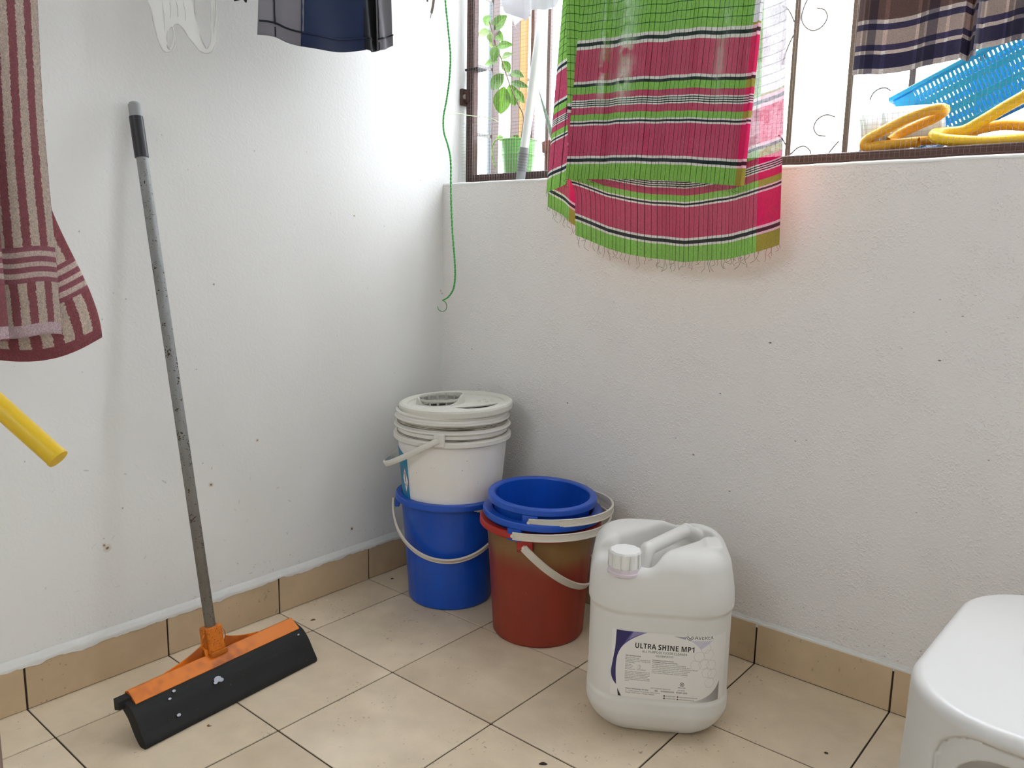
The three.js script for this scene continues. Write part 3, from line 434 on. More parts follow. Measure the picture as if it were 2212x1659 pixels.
// ---------------------------------------------------------------- floor squeegee
{
  const S = thing('floor_squeegee', 'orange floor squeegee with a black blade, its rusty grey pole against the wall', 'squeegee', [0.285, 0, 0.902]);
  S.rotation.y = Math.PI / 2 + 0.08;                // local x runs along the blade towards the corner, local z away from the wall
  const L0 = -0.208, L1 = 0.212, orangeP = mat(0xffffff, 0.5, { map: texture(256, 256, (u, v) => { const n = fbm(u, v, 20, 4), k = smooth(0.5, 0.8, n); return [mix(228, 168, k), mix(126, 86, k), mix(22, 26, k)]; }), bumpMap: speck, bumpScale: 0.0008 });
  const rubber = mat(0xffffff, 0.7, { map: texture(1024, 512, (u, v) => { const n = 0.8 + 0.4 * fbm(u, v, 12, 4), w = noise(u * 210, v * 120, 4096) > 0.985 ? 60 : 0; return [15 * n + w, 16 * n + w, 16 * n + w]; }) });
  const extrude = (poly, a, b, bev = 0.0015) => { const sh = new THREE.Shape(poly.map(([z, y]) => new THREE.Vector2(z, y))); return new THREE.ExtrudeGeometry(sh, { depth: b - a - 2 * bev, bevelEnabled: true, bevelSize: bev, bevelThickness: bev, bevelSegments: 2, curveSegments: 8 }).rotateY(Math.PI / 2).scale(1, 1, -1).translate(0, 0, 0); };
  const curvy = (p) => new THREE.SplineCurve([...p, p[0]].map(([a, b]) => new THREE.Vector2(a, b))).getPoints(48).slice(0, -1).map((q) => [q.x, q.y]);
  // profile drawn in (z, y); built along x
  const along = (poly, a, b, bev = 0.0015) => { const sh = new THREE.Shape(poly.map(([z, y]) => new THREE.Vector2(-z, y))); const g = new THREE.ExtrudeGeometry(sh, { depth: b - a - 2 * bev, bevelEnabled: true, bevelSize: bev, bevelThickness: bev, bevelSegments: 2 }); return g.rotateY(Math.PI / 2).translate(a + bev, 0, 0); };
  part('blade', along(curvy([[-0.063, 0.078], [-0.047, 0.072], [-0.03, 0.066], [-0.012, 0.05], [0.004, 0.026], [0.014, 0.012], [0.016, 0.004], [0.012, 0.0016], [-0.002, 0.0016], [-0.02, 0.018], [-0.04, 0.045], [-0.062, 0.062]]), L0, L1), rubber, S);
  for (const [x, k, r] of [[-0.03, 0.42, 0.009], [-0.024, 0.5, 0.006], [-0.037, 0.5, 0.005], [-0.12, 0.12, 0.004], [-0.135, 0.32, 0.0035], [-0.13, 0.95, 0.0045], [0.19, 0.2, 0.003]]) part('paint_splash', new THREE.SphereGeometry(1, 9, 6).scale(r, 0.0006, r * 0.7).rotateX(0.86).translate(x, mix(0.068, 0.0255, k) + 0.0026 + 0.0042 * Math.sin(k * Math.PI), mix(-0.033, 0.0045, k) + 0.0028 + 0.0045 * Math.sin(k * Math.PI)), mat(0xb9bcc8, 0.8), S);
  part('backing_strip', along([[-0.066, 0.081], [-0.05, 0.079], [-0.048, 0.065], [-0.064, 0.06]], L0 - 0.012, L0 + 0.03, 0.001), rubber, S);
  part('head', [along([[-0.072, 0.083], [-0.06, 0.088], [-0.034, 0.071], [-0.036, 0.0665], [-0.048, 0.073], [-0.062, 0.081], [-0.068, 0.062], [-0.074, 0.064]], L0 + 0.014, L1 - 0.008, 0.001),
    along([[-0.078, 0.066], [-0.06, 0.088], [-0.064, 0.1], [-0.079, 0.104]], -0.024, 0.026, 0.001)], orangeP, S);
  const gusset = (s) => { const sh = new THREE.Shape(); sh.moveTo(0.018 * s, 0.086); sh.quadraticCurveTo(0.04 * s, 0.118, 0.018 * s, 0.135); sh.lineTo(0.018 * s, 0.118); sh.quadraticCurveTo(0.05 * s, 0.096, 0.115 * s, 0.086); return new THREE.ExtrudeGeometry(sh, { depth: 0.003, bevelEnabled: false }).translate(0.003, 0, -0.071); };
  part('gusset', gusset(1), orangeP, S); part('gusset', gusset(-1), orangeP, S);
  // pole line in local coordinates: leans back to the wall
  const low = V(0.003, 0.085, -0.069), top = V(0.003, 1.236, -0.262), ax = top.clone().sub(low).normalize(), at = (k) => low.clone().addScaledVector(ax, k), tilt = new THREE.Quaternion().setFromUnitVectors(V(0, 1, 0), ax);
  part('socket', merge([rbox(-0.0185, 0.0185, 0.004, 0.058, -0.0165, 0.0165, 0.004, 2), rbox(-0.0215, -0.0165, 0.012, 0.058, -0.009, 0.009, 0.002), rbox(-0.02, 0.02, -0.004, 0.006, -0.012, 0.022, 0.002)]).applyQuaternion(tilt).translate(...at(0).toArray()), orangeP, S);
  const rust = mat(0xffffff, 0.5, { metalness: 0.25, map: texture(256, 2048, (u, v) => {
    const big = smooth(0.48, 0.66, fbm(u, v * 6, 6, 4)) * (0.4 + 0.6 * smooth(0.75, 0.3, Math.abs(v - 0.42) * 2)), n = noise(u * 26, v * 620, 4096), f = n > 0.9 - 0.34 * big ? 1 : 0, k = 0.92 + 0.16 * fbm(u, v * 4, 10, 3), low = smooth(0.6, 0.1, v);
    return f ? [66, 50, 40] : [mix(146, 112, low) * k, mix(148, 106, low) * k, mix(148, 96, low) * k];
  }) });
  part('pole', rod(at(0.03), at(1.09), 0.0113, 28), rust, S);
  const grip = part('grip', rod(at(1.055), at(1.138), 0.0136, 28), mat(0x26262b, 0.4), S);
  part('grip_cap', [rod(at(1.136), at(1.162), 0.0122, 24), rod(at(1.162), at(1.167), 0.0122, 24, 0.009)], mat(0x9d9fa0, 0.5), S);
}

// ---------------------------------------------------------------- white stool in front of the window wall
{
  const S = thing('stool', 'white plastic stool seat and leg cropped by the photo edge', 'stool', [1.735, 0, 0.51]);
  S.rotation.y = -0.03;
  const h = 0.43, half = (y) => 0.22 + 0.014 * (1 - y / h);
  const f = (x, y, z) => {
    const a = half(y), b = a + 0.022, out = slab(rect2(x, z, a, b, 0.125), Math.abs(y - h / 2) - h / 2 - 0.004 * (1 - (x * x + z * z) / 0.08), 0.014), inn = slab(rect2(x, z, a - 0.019, b - 0.019, 0.106), y - (h - 0.01), 0.012);
    let d = smax(out, -Math.max(inn, -(y + 0.05)), 0.003);
    const skin = (q) => -rect2(x, z, a - q, b - q, 0.125 - q), p = Math.abs(x), q = Math.abs(z);
    // each side: a shallow recess between the legs, with an arched opening through it
    const arch = (s, w, top, r) => rect2(s, y, w, top, r);
    for (const [s, w, o, side, k] of [[x, a, q, b, 1], [z, b, p, a, 0.86]]) {
      d = smax(d, -Math.max(arch(s, 0.74 * w * k, h - 0.02, 0.05), skin(0.0085), side * 0.5 - o), 0.011);
      d = smax(d, -Math.max(arch(s, 0.64 * w * k, h - 0.042, 0.05), side * 0.5 - o), 0.008);
    }
    return d;
  };
  part('body', iso(f, [-0.275, -0.01, -0.3], [0.275, 0.45, 0.3], 0.0044), mat(0xcfcdc9, 0.35), S);
}

// ---------------------------------------------------------------- clotheslines and hanging laundry
const lineY = 1.98, cord = mat(0xd9d4c6, 0.8);
{ const o = thing('clothesline', 'thin cord stretched along the plain wall above the laundry', 'clothesline'); part('cord', rod(V(0.28, lineY, 0), V(0.28, lineY, ZMAX), 0.0025, 8), cord, o); }
{ const o = thing('clothesline', 'thin cord stretched across the window above the laundry', 'clothesline'); part('cord', rod(V(0, lineY, 0.14), V(XMAX, lineY, 0.14), 0.0025, 8), cord, o); }

{ // striped towel
  const band = (y) => y > 0.085 && y < 0.142 ? ((y - 0.085) / 0.057 * 7 | 0) % 2 === 0 ? 1 : 2 : y < 0.02 ? 3 : 0;
  const terry = (hem) => texture(512, 1024, (u, v) => {
    const y = v * 1.25, x = u * 0.132, n = noise(x * 900, y * 900, 4096), b = band(y), jag = (noise(x * 400, y * 500, 4096) - 0.5) * 0.0022;
    const st = ((x + jag) / 0.022) % 1 < 0.48, d = 0.86 + 0.28 * n, m = [160, 88, 94], c = [226, 206, 190];
    let q = st ? m : c;
    if (b === 1) q = [168, 98, 108]; if (b === 2) q = [232, 208, 198]; if (b === 3) q = hem;
    return q.map((k) => k * d);
  });
  const bumpT = texture(512, 512, (u, v) => grey(255 * noise(u * 90, v * 90, 90)), false, [4, 34]);
  const pale = mat(0xffffff, 0.95, { map: terry([234, 206, 212]), bumpMap: bumpT, bumpScale: 0.0025, sheen: 0.4, sheenRoughness: 0.8, sheenColor: new THREE.Color(0.8, 0.6, 0.65) }), dark = mat(0xffffff, 0.95, { map: terry([156, 84, 92]), bumpMap: bumpT, bumpScale: 0.002 });
  const T = thing('towel', 'maroon and beige striped terry towel hanging folded over the line', 'towel');
  // front fall (room side), with its outer edge folded round at the far side; back fall flares towards the corner
  const z0 = 1.198, y0 = 0.8, yT = lineY + 0.004;
  part('front_fall', cloth(50, 120, (s, t) => { const y = mix(y0, yT, t), z = z0 + s * 0.1 + 0.002 * Math.sin(t * 9), x = 0.302 + 0.009 * Math.sin(s * 5 + 0.4) * (1 - t * 0.6) + 0.004 * Math.sin(t * 14 + s * 3) - 0.014 * smooth(0.97, 1, t); return [x, y + 0.003 * Math.sin(s * 7) * (1 - t), z, 1 - s * 0.1 / 0.132, (y - y0) / 1.25]; }, 0.006), pale, T);
  part('side_fold', cloth(30, 110, (s, t) => { const y = mix(y0 - 0.003, yT, t), a = s * 2.6 - 0.9, z = z0 + 0.098 + 0.02 * Math.sin(a) + s * 0.05, x = 0.306 + 0.022 * Math.cos(a) * (1 - 0.5 * t); return [x, y, z, s * 0.5, (y - y0) / 1.25]; }, 0.006), pale, T);
  part('back_fall', cloth(50, 110, (s, t) => { const y1 = 0.76 + 0.018 * (1 - s) ** 4 + 0.008 * Math.sin(s * 6 + 2), y = mix(y1, yT, t), w = smooth(0.24, 0, t), z = z0 + 0.13 * s - 0.083 * w * (1 - s) ** 1.3 + 0.012 * s, x = 0.272 + 0.014 * Math.sin(s * 6.5) * (1 - t) - 0.01 * w * (1 - s); return [x, y, z, s * 0.9 * (0.12 + 0.06 * w) / 0.132, (y - y1) / 1.25]; }, 0.005), dark, T);
}
{ // navy and grey shirt hem
  const S = thing('shirt', 'navy blue sports shirt with grey side panels hanging near the wall', 'shirt');
  const weave = again(speck, 6, 10), navy = mat(0x13264e, 0.8, { bumpMap: weave, bumpScale: 0.0004 }), greyF = mat(0x85828a, 0.85, { bumpMap: weave, bumpScale: 0.0004 }), black = mat(0x0e111a, 0.85), darkNavy = mat(0x0e1d3e, 0.85);
  const yT = lineY;
  // s runs from the end nearer the camera to the end nearer the corner
  const panel = (u0, u1, v0, v1, x0, x1, hemY, thick = 0.002) => (s, t, lo = 0, hi = 1) => {
    const u = mix(u0, u1, s), v = mix(v0, v1, s) + hemY * Math.sin(s * Math.PI), p = on(u, v, 'x', mix(x0, x1, s)), y = mix(p.y, yT, t), z = mix(p.z, mix(p.z, 0.63, 0.18), t);
    return [p.x + 0.008 * Math.sin(s * 6 + t * 5) * (1 - t) - 0.012 * t, y, z, s, t * 4];
  };
  const add = (name, m, f, n = 24) => part(name, cloth(n, 40, f, 0.002), m, S);
  const gl = panel(556, 652, 75, 100, 0.285, 0.315, -3), nv = panel(650, 790, 100, 108, 0.315, 0.30, 8), bk = panel(786, 818, 106, 110, 0.298, 0.275, 4), gr2 = panel(814, 849, 110, 99, 0.285, 0.262, 2);
  for (const [n, f, m] of [['side_panel', gl, greyF], ['front_panel', nv, navy], ['inner_panel', bk, black], ['side_panel', gr2, greyF]]) {
    const o = add(n, m, f);
    part('hem', cloth(24, 3, (s, t) => { const q = f(s, t * 0.04); return [q[0] + 0.002, q[1], q[2], s, t]; }, 0.0022), m, o);
    part('hem_seam', cloth(24, 1, (s, t) => { const q = f(s, 0.038 + t * 0.005); return [q[0] + 0.0042, q[1], q[2], s, t]; }, 0.0012), n === 'front_panel' ? darkNavy : black, o);
  }
  for (const [f, s] of [[gl, 0.985], [gr2, 0.03], [gl, 0.32]]) part('seam', cloth(1, 60, (a, t) => { const q = f(s + a * 0.035, t); return [q[0] + 0.003 + 0.0006 * Math.sin(t * 900), q[1], q[2]]; }, 0.001), f === gl && s > 0.9 ? greyF : black, S);
  const back = panel(575, 842, 70, 92, 0.235, 0.235, 3); add('back_panel', black, back, 30);
  part('sleeve', cloth(10, 20, (s, t) => { const p = on(mix(506, 530, s), mix(2, 10, s * 0.5) - 3 * Math.sin(s * 3), 'x', 0.24); return [p.x + 0.01 * Math.sin(s * 3), mix(p.y, yT - 0.1, t), mix(p.z, 0.7, t)]; }, 0.004), black, S);
  for (const z of [0.56, 0.7]) part('clothes_peg', rbox(0.272, 0.289, lineY - 0.03, lineY + 0.03, z - 0.005, z + 0.005, 0.002), mat(0x2f5fb0, 0.5), S);
}
{ // thin plastic carrier bag hanging by its base, two handle loops down
  const B0 = thing('carrier_bag', 'crumpled translucent white carrier bag with two handle loops dangling down', 'carrier bag');
  const plane = 0.25, yz = ([u, v]) => { const p = on(u, v, 'x', plane); return new THREE.Vector2(-p.z, p.y); };
  const ring = [[312, -90], [318, 0], [326, 22], [333, 50], [342, 88], [348, 104], [358, 112], [370, 110], [377, 98], [378, 75], [375, 56], [384, 52], [395, 60], [410, 84], [424, 103], [438, 113], [452, 114], [460, 108], [465, 85], [466, 40], [466, 0], [470, -90]];
  const sh = new THREE.Shape(ring.map(yz));
  for (const hole of [[[361, 96], [361, 76], [367, 60], [372, 58], [374, 75], [373, 96], [368, 106], [363, 104]], [[419, -30], [421, 20], [426, 52], [433, 78], [442, 100], [449, 106], [455, 92], [456, 50], [454, -30]]]) sh.holes.push(new THREE.Path(hole.map(yz)));
  const g = new THREE.ExtrudeGeometry(sh, { depth: 0.0006, bevelEnabled: false, curveSegments: 4 }).rotateY(Math.PI / 2);
  const film = mat(0xe9e8e4, 0.45, { transmission: 0.2, opacity: 0.86, transparent: true });
  part('film', g.translate(plane, 0, 0), film, B0);
  const edges = []; const run = (l, r) => edges.push(tube(l.map(([u, v], k) => { const p = on(u, v, 'x', plane); return p.add(V(0.002 * Math.sin(k * 2.1), 0, 0)); }), r, 60, 6));
  run(ring.slice(1, 21), 0.0012); run([[361, 90], [361, 76], [367, 60], [372, 58], [374, 75], [373, 96], [368, 106], [363, 104], [361, 90]], 0.0014); run([[419, -10], [421, 20], [426, 52], [433, 78], [442, 100], [449, 106], [455, 92], [456, 50], [455, -10]], 0.0016);
  for (const [a, b] of [[[350, 0], [356, 90]], [[380, 0], [384, 48]], [[395, 0], [402, 60]], [[366, 0], [366, 52]], [[460, 0], [461, 96]]]) run([a, [mix(a[0], b[0], 0.5) + 2, mix(a[1], b[1], 0.5)], b], 0.0006);
  part('rolled_edge', edges, mat(0xe4e3de, 0.5, { transmission: 0.3 }), B0);
  part('gathered_top', cloth(20, 20, (s, t) => { const a = on(mix(312, 470, s), -90, 'x', plane); return [plane + 0.012 * Math.sin(s * 17) * (1 - t * 0.5), mix(a.y, lineY, t), mix(a.z, 0.93 + (a.z - 0.93) * 0.3, t)]; }), film, B0);
}
{ const o = thing('drawstring', 'beige drawstring end with a tip, hanging beside the green twine', 'drawstring'); const p = (u, v) => on(u, v, 'x', 0.25);
  part('string', tube([p(940, -60).setY(lineY), p(939, -60), p(938, -10), p(934, 20), p(932, 28)], 0.0032, 30), mat(0x9a8d80, 0.8), o); part('tip', tube([p(932, 27), p(931, 33), p(930, 39)], 0.0012, 10), mat(0xb4aca0, 0.5), o);
  part('string', tube([p(926, -60), p(925, -10), p(923, 3)], 0.0025, 12), mat(0x9a8d80, 0.8), o); }
{ // twine
  const o = thing('twine', 'bright green twisted twine hanging in the corner with a curled end', 'twine');
  const c = [[958, -240], [960, -60], [962, 0], [968, 60], [973, 120], [971, 170], [965, 215], [958, 255], [959, 285], [967, 312], [973, 340], [974, 400], [975, 450], [978, 510], [982, 560], [983, 600], [979, 625], [968, 642], [956, 649]].map(([u, v]) => on(u, v, 'z', 0.1));
  const path = new THREE.CatmullRomCurve3(c, false, 'centripetal'), green = mat(0x3c9c48, 0.6), strands = [[], []];
  for (let i = 0; i <= 700; i++) { const p = path.getPoint(i / 700), a = i * 0.62; strands.forEach((s, k) => s.push(p.clone().add(V(Math.cos(a + k * Math.PI) * 0.0014, 0, Math.sin(a + k * Math.PI) * 0.0014)))); }
  part('strand', tube(strands[0], 0.0016, 1100, 5), green, o); part('strand', tube(strands[1], 0.0016, 1100, 5), mat(0x55b85e, 0.6), o);
  part('curled_end', tube([[956, 649], [963, 654], [965, 664], [961, 671], [954, 673], [947, 668], [945, 662]].map(([u, v]) => on(u, v, 'z', 0.1)), 0.0011, 40, 6), mat(0x4c9a50, 0.6), o);
  const k = on(958, 253, 'z', 0.1), e = on(1032, 252, 'z', ZF + 0.01), e2 = on(1062, 256, 'z', ZF + 0.01), e3 = on(1080, 266, 'z', ZF - 0.02);
  part('tie', tube([k, k.clone().lerp(e, 0.3).add(V(0, 0.01, 0)), k.clone().lerp(e, 0.7).add(V(0, 0.004, 0)), e, e2, e3], 0.0012, 40, 6), mat(0xb7d59a, 0.6), o);
}

// the plaid sarong: two falls over the line; colours by distance from its hem
{
  const rows = [[3.4, 'g'], [0.5, 'w'], [0.75, 'k'], [0.55, 'w'], [6.7, 'r'], [0.4, 'w'], [0.42, 'k'], [0.35, 'w'], [1.35, 'g'], [1.5, 'r'], [0.28, 'w'], [0.22, 'k'], [0.22, 'w'], [0.22, 'k'], [0.22, 'w'], [0.22, 'k'], [0.28, 'w'], [1.3, 'r'], [1.6, 'g'], [0.6, 'k'], [0.6, 'w'], [6.9, 'r'], [0.7, 'w'], [0.75, 'k'], [0.7, 'w']];
  const INK = { g: [140, 196, 92], w: [232, 228, 222], k: [44, 54, 56], r: [198, 80, 110] }, SEL = { g: [164, 148, 60], w: [240, 186, 200], k: [74, 26, 44], r: [222, 18, 92] };
  const ends = []; rows.reduce((a, [w, c]) => (ends.push([a + w, c]), a + w), 0); const last = ends[ends.length - 1][0];
  const kind = (v) => { for (const [e, c] of ends) if (v < e) return c; return (v - last) % 1.8 < 0.16 && v - last > 0.8 ? 'k' : 'g'; };
  const W_CM = 60, H_CM = 60, map = texture(1200, 1200, (u, v) => {
    const x = u * W_CM, y = v * H_CM, n = 0.9 + 0.2 * noise(x * 22, y * 3, 4096) * 1 + 0.06 * (noise(x * 3, y * 26, 4096) - 0.5);
    if (x > 54) { const c = y > last + 0.4 ? (kind(y) === 'k' ? [150, 150, 150] : [238, 234, 240]) : SEL[kind(y)]; return c.map((q) => q * n); }
    let c = INK[kind(y)]; if (y > last && kind(y) === 'k') c = [38, 92, 42];
    const s = (x % 1.13) < 0.13 ? 0.52 : 1, f = (x % 1.13) > 0.5 && (x % 1.13) < 0.56 ? 0.9 : 1; return c.map((q) => q * n * s * f);
  });
  const thin = (f) => texture(512, 512, (u, v) => { const n = fbm(u, v, 20, 3), weave = 0.5 + 0.5 * noise(u * 160, v * 420, 4096); return grey(255 * clamp(f(u, v, n) - 0.05 * (weave - 0.5))); }, false);
  const look = (alphaMap, pass = 0.13) => mat(0xffffff, 0.95, { map, alphaMap, transparent: true, transmission: pass, bumpMap: again(speck, 20, 20), bumpScale: 0.0004, specularIntensity: 0.2 });
  const worn = (u, c, w) => Math.exp(-(((u - c) / w) ** 2));       // the weave has worn thin along a few lengthwise streaks
  const m = look(thin((u, v, n) => 0.985 - (0.34 * worn(u, 0.25, 0.022) + 0.4 * worn(u, 0.355, 0.035) + 0.22 * worn(u, 0.76, 0.02)) * smooth(0.3, 0.5, n) * smooth(0.22, 0.36, v)));
  const mb = look(thin((u, v, n) => 0.985 - 0.02 * smooth(0.4, 0.6, n)), 0.06);
  const S = thing('sarong', 'green and pink plaid cotton sarong with frayed hems hanging at the window', 'sarong');
  const scale = 100, yT = lineY + 0.003, hang = (y) => (y - 0.9) * 0.03;
  // front fall: hem points given along its lower edge
  const wav = (s, k) => 0.006 * Math.sin(s * 19 + k) + 0.004 * Math.sin(s * 43 + 2 * k);
  const front = (s, t) => { const a = on(1222, 387, 'z', 0.17), b = on(1597, 402, 'z', 0.17), x = mix(a.x, b.x, s), y1 = mix(a.y, b.y, s) + 0.006 * Math.sin(s * Math.PI), y = mix(y1, yT, t), d = (y - y1) * scale; return [x + (y - y1) * 0.085 * (0.6 - s * 0.12) , y, 0.17 + wav(s, 1) * (1 - 0.6 * t) + hang(y) * -1, (54 - (1 - s) * 47 - 0 + (s > 0.93 ? (s - 0.93) * 30 : 0)) / W_CM, d / H_CM]; };
  const flap = (s, t) => { const a = V(...front(0, t)), y1 = front(0, 0)[1], y = a.y - 0.024 * s * (1 - t * 0.5), x = a.x - 0.142 * s + 0.012 * Math.sin(s * 6), z = a.z - 0.115 * s - 0.012 * Math.sin(s * 3.1); return [x, y, z, (7 - s * 5) / W_CM, (a.y - y1) * scale / H_CM]; };
  const turned = (s, t) => { const a = V(...front(1, t)); return [a.x + 0.012 * s * (1 - t), a.y, a.z + 0.008 * Math.sin(s * 3.1), (55 + s * 4) / W_CM, (a.y - front(1, 0)[1]) * scale / H_CM]; };
  const hemB = [[1250, 508], [1320, 538], [1400, 558], [1480, 566], [1560, 561], [1620, 552], [1676, 528]].map(([u, v]) => on(u, v, 'z', 0.105));
  const hemAt = (s) => { const q = s * 6, k = Math.min(5, Math.floor(q)), f = q - k, c = f * f * (3 - 2 * f); return [mix(hemB[k].x, hemB[k + 1].x, f), mix(hemB[k].y, hemB[k + 1].y, mix(f, c, 0.3))]; };
  const back = (s, t) => { const [x, y1] = hemAt(s), y = mix(y1, yT, t), d = (y - y1) * scale, c = 0.93; return [x - (y - y1) * 0.02 - 0.02 * (1 - s) ** 8 * smooth(0.09, 0.16, y - y1) + 0.006 * Math.sin(s * 21) * (1 - t), y, 0.105 + 0.012 * Math.sin(s * 9 + 1) + 0.006 * Math.sin(s * 31) + hang(y) * 1.4, (6 + s * 54) / W_CM, d / H_CM]; };
  const inner = (s0, t) => { const s = s0; const a = on(1251, 492, 'z', 0.1), b = on(1186, 446, 'z', 0.035), y1 = mix(a.y, b.y, s), y = mix(y1, 1.13, t); return [mix(a.x, b.x, s), y, mix(a.z, b.z, s) + 0.006 * Math.sin(s * 8), (58 - s * 13) / W_CM, (y - y1) * scale / H_CM]; };
  part('front_fall', cloth(90, 120, front), m, S); part('front_fold', cloth(24, 120, flap), mat(0xffffff, 0.95, { map, transmission: 0.03, specularIntensity: 0.2 }), S); part('turned_edge', cloth(8, 100, turned), m, S);
  part('back_fall', cloth(110, 120, back), mb, S); part('inner_fold', cloth(20, 30, inner), m, S);
  const fr = [[], []], thread = (p, len, k) => fr[k].push(tube([p, p.clone().add(V(rr(-0.002, 0.002), -len * 0.35, rr(-0.002, 0.002))), p.clone().add(V(rr(-0.006, 0.006), -len * 0.7, rr(-0.003, 0.003))), p.clone().add(V(rr(-0.01, 0.01), -len, rr(-0.003, 0.003)))], 0.0004, 8, 4));
  for (const [f, n] of [[front, 46], [flap, 12], [back, 62], [inner, 16]]) for (let k = 0; k < n; k++) { const s = clamp((k + rr(0.1, 0.9)) / n), q = f(s, 0), red = (f === back && s > 0.9) || (f === inner && s < 0.35); thread(V(q[0], q[1] + 0.001, q[2]), rr(0.006, f === back || f === inner ? 0.03 : 0.016), red ? 1 : 0); }
  part('fringe', fr[0], mat(0x39463c, 0.9), S, 'stuff'); part('fringe', fr[1], mat(0xa83a4c, 0.9), S, 'stuff').userData.label = 'red fringe threads';
}
{ // thin white cloth at the top of the window
  const o = thing('white_cloth', 'thin white cloth with a ruffled tip hanging above the plant', 'cloth');
  const m = mat(0xf0f0f5, 0.9, { transmission: 0.09 }), L = [[1078, -40], [1100, 30], [1128, 42], [1150, 26], [1178, 22], [1196, 8], [1222, -30]].map(([u, v]) => on(u, v, 'z', 0.05));
  const hem = (s) => { const q = s * 6, k = Math.min(5, Math.floor(q)), f = q - k; return L[k].clone().lerp(L[k + 1], f); };
  part('cloth', cloth(70, 30, (s, t) => { const p = hem(s); return [p.x + 0.004 * Math.sin(s * 30), mix(p.y, lineY, t), 0.05 + 0.018 * Math.sin(s * 14) * (1 - t * 0.6) + 0.09 * t]; }), m, o);
  part('cloth_corner', cloth(16, 16, (s, t) => { const a = on(mix(1098, 1146, s), 18, 'z', 0.03), tip = on(1112, 56, 'z', 0.03); return [mix(tip.x, a.x, t), mix(tip.y, a.y, t), 0.03 + 0.01 * Math.sin(s * 5) * t]; }), m, o);
  part('loose_thread', [tube([on(1109, 55, 'z', 0.03), on(1103, 59, 'z', 0.032), on(1098, 62, 'z', 0.03)], 0.0006, 8, 4), tube([on(1112, 55, 'z', 0.03), on(1115, 60, 'z', 0.032), on(1118, 64, 'z', 0.03)], 0.0006, 8, 4)], mat(0xe8e8ea, 0.9), o);
}
{ // dark plaid cloth
  const o = thing('plaid_cloth', 'brown and navy plaid cotton cloth hanging over the blue basket', 'cloth');
  const map = texture(1024, 1024, (u, v) => {
    const x = u * 40, y = v * 40, n = 0.88 + 0.24 * noise(x * 14, y * 14, 4096), yy = y, xx = x % 10.5;
    let c = [98, 76, 72]; const hb = [[0, 0.9, [186, 174, 170]], [0.9, 3.3, [46, 42, 70]], [3.3, 3.9, [196, 180, 172]], [3.9, 4.9, [60, 52, 82]], [4.9, 7.4, [164, 146, 138]], [7.4, 8.4, [54, 48, 76]], [8.4, 9.1, [186, 172, 166]], [9.1, 13, [96, 72, 68]], [13, 14, [150, 132, 126]], [14, 18, [92, 70, 66]], [18, 19, [178, 164, 158]], [19, 21, [50, 44, 72]]];
    for (const [a, b, q] of hb) if (yy >= a && yy < b) c = q;
    const dark = xx > 4.6 && xx < 6.4, light = (xx > 2.6 && xx < 3.2) || (xx > 7.8 && xx < 8.5), mid = xx > 3.2 && xx < 4.2;
    const k = dark ? 0.62 : light ? 1.22 : mid ? 0.82 : 1; return c.map((q, i) => q * 1.16 * k * n + (dark && i === 2 ? 12 : 0));
  });
  const m = mat(0xffffff, 0.95, { map, transmission: 0.12, bumpMap: again(speck, 20, 20), bumpScale: 0.0004 });
  const L = [[1842, 163], [1868, 163], [1900, 161], [1945, 152], [1990, 143], [2040, 138], [2072, 130]].map(([u, v]) => on(u, v, 'z', 0.2)), hem = (l, s) => { const q = s * (l.length - 1), k = Math.min(l.length - 2, Math.floor(q)); return l[k].clone().lerp(l[k + 1], q - k); };
  const fold = (l, dz, flare, u0, span) => (s, t) => { const p = hem(l, s), y = mix(p.y, lineY, t); return [p.x + flare * (0.5 - s) * smooth(0, 0.3, t) * 0.2, y, p.z + dz + 0.012 * Math.sin(s * 9) * (1 - t * 0.5) - (y - p.y) * 0.08, (u0 + s * span) / 40, (y - p.y) * 100 / 40]; };
  part('near_fold', cloth(60, 60, fold(L, 0, -0.02, 1, 21), 0.001), m, o);
  const G = [[2066, 126], [2085, 130], [2108, 122]].map(([u, v]) => on(u, v, 'z', 0.165)); part('inner_fold', cloth(16, 50, fold(G, 0, 0, 22, 5), 0.001), m, o);
  const R = [[2104, 108], [2120, 112], [2135, 104], [2160, 94], [2190, 88], [2230, 88], [2300, 100]].map(([u, v]) => on(u, v, 'z', 0.2)); part('far_fold', cloth(50, 60, fold(R, 0.004, 0, 26, 16), 0.001), m, o);
}

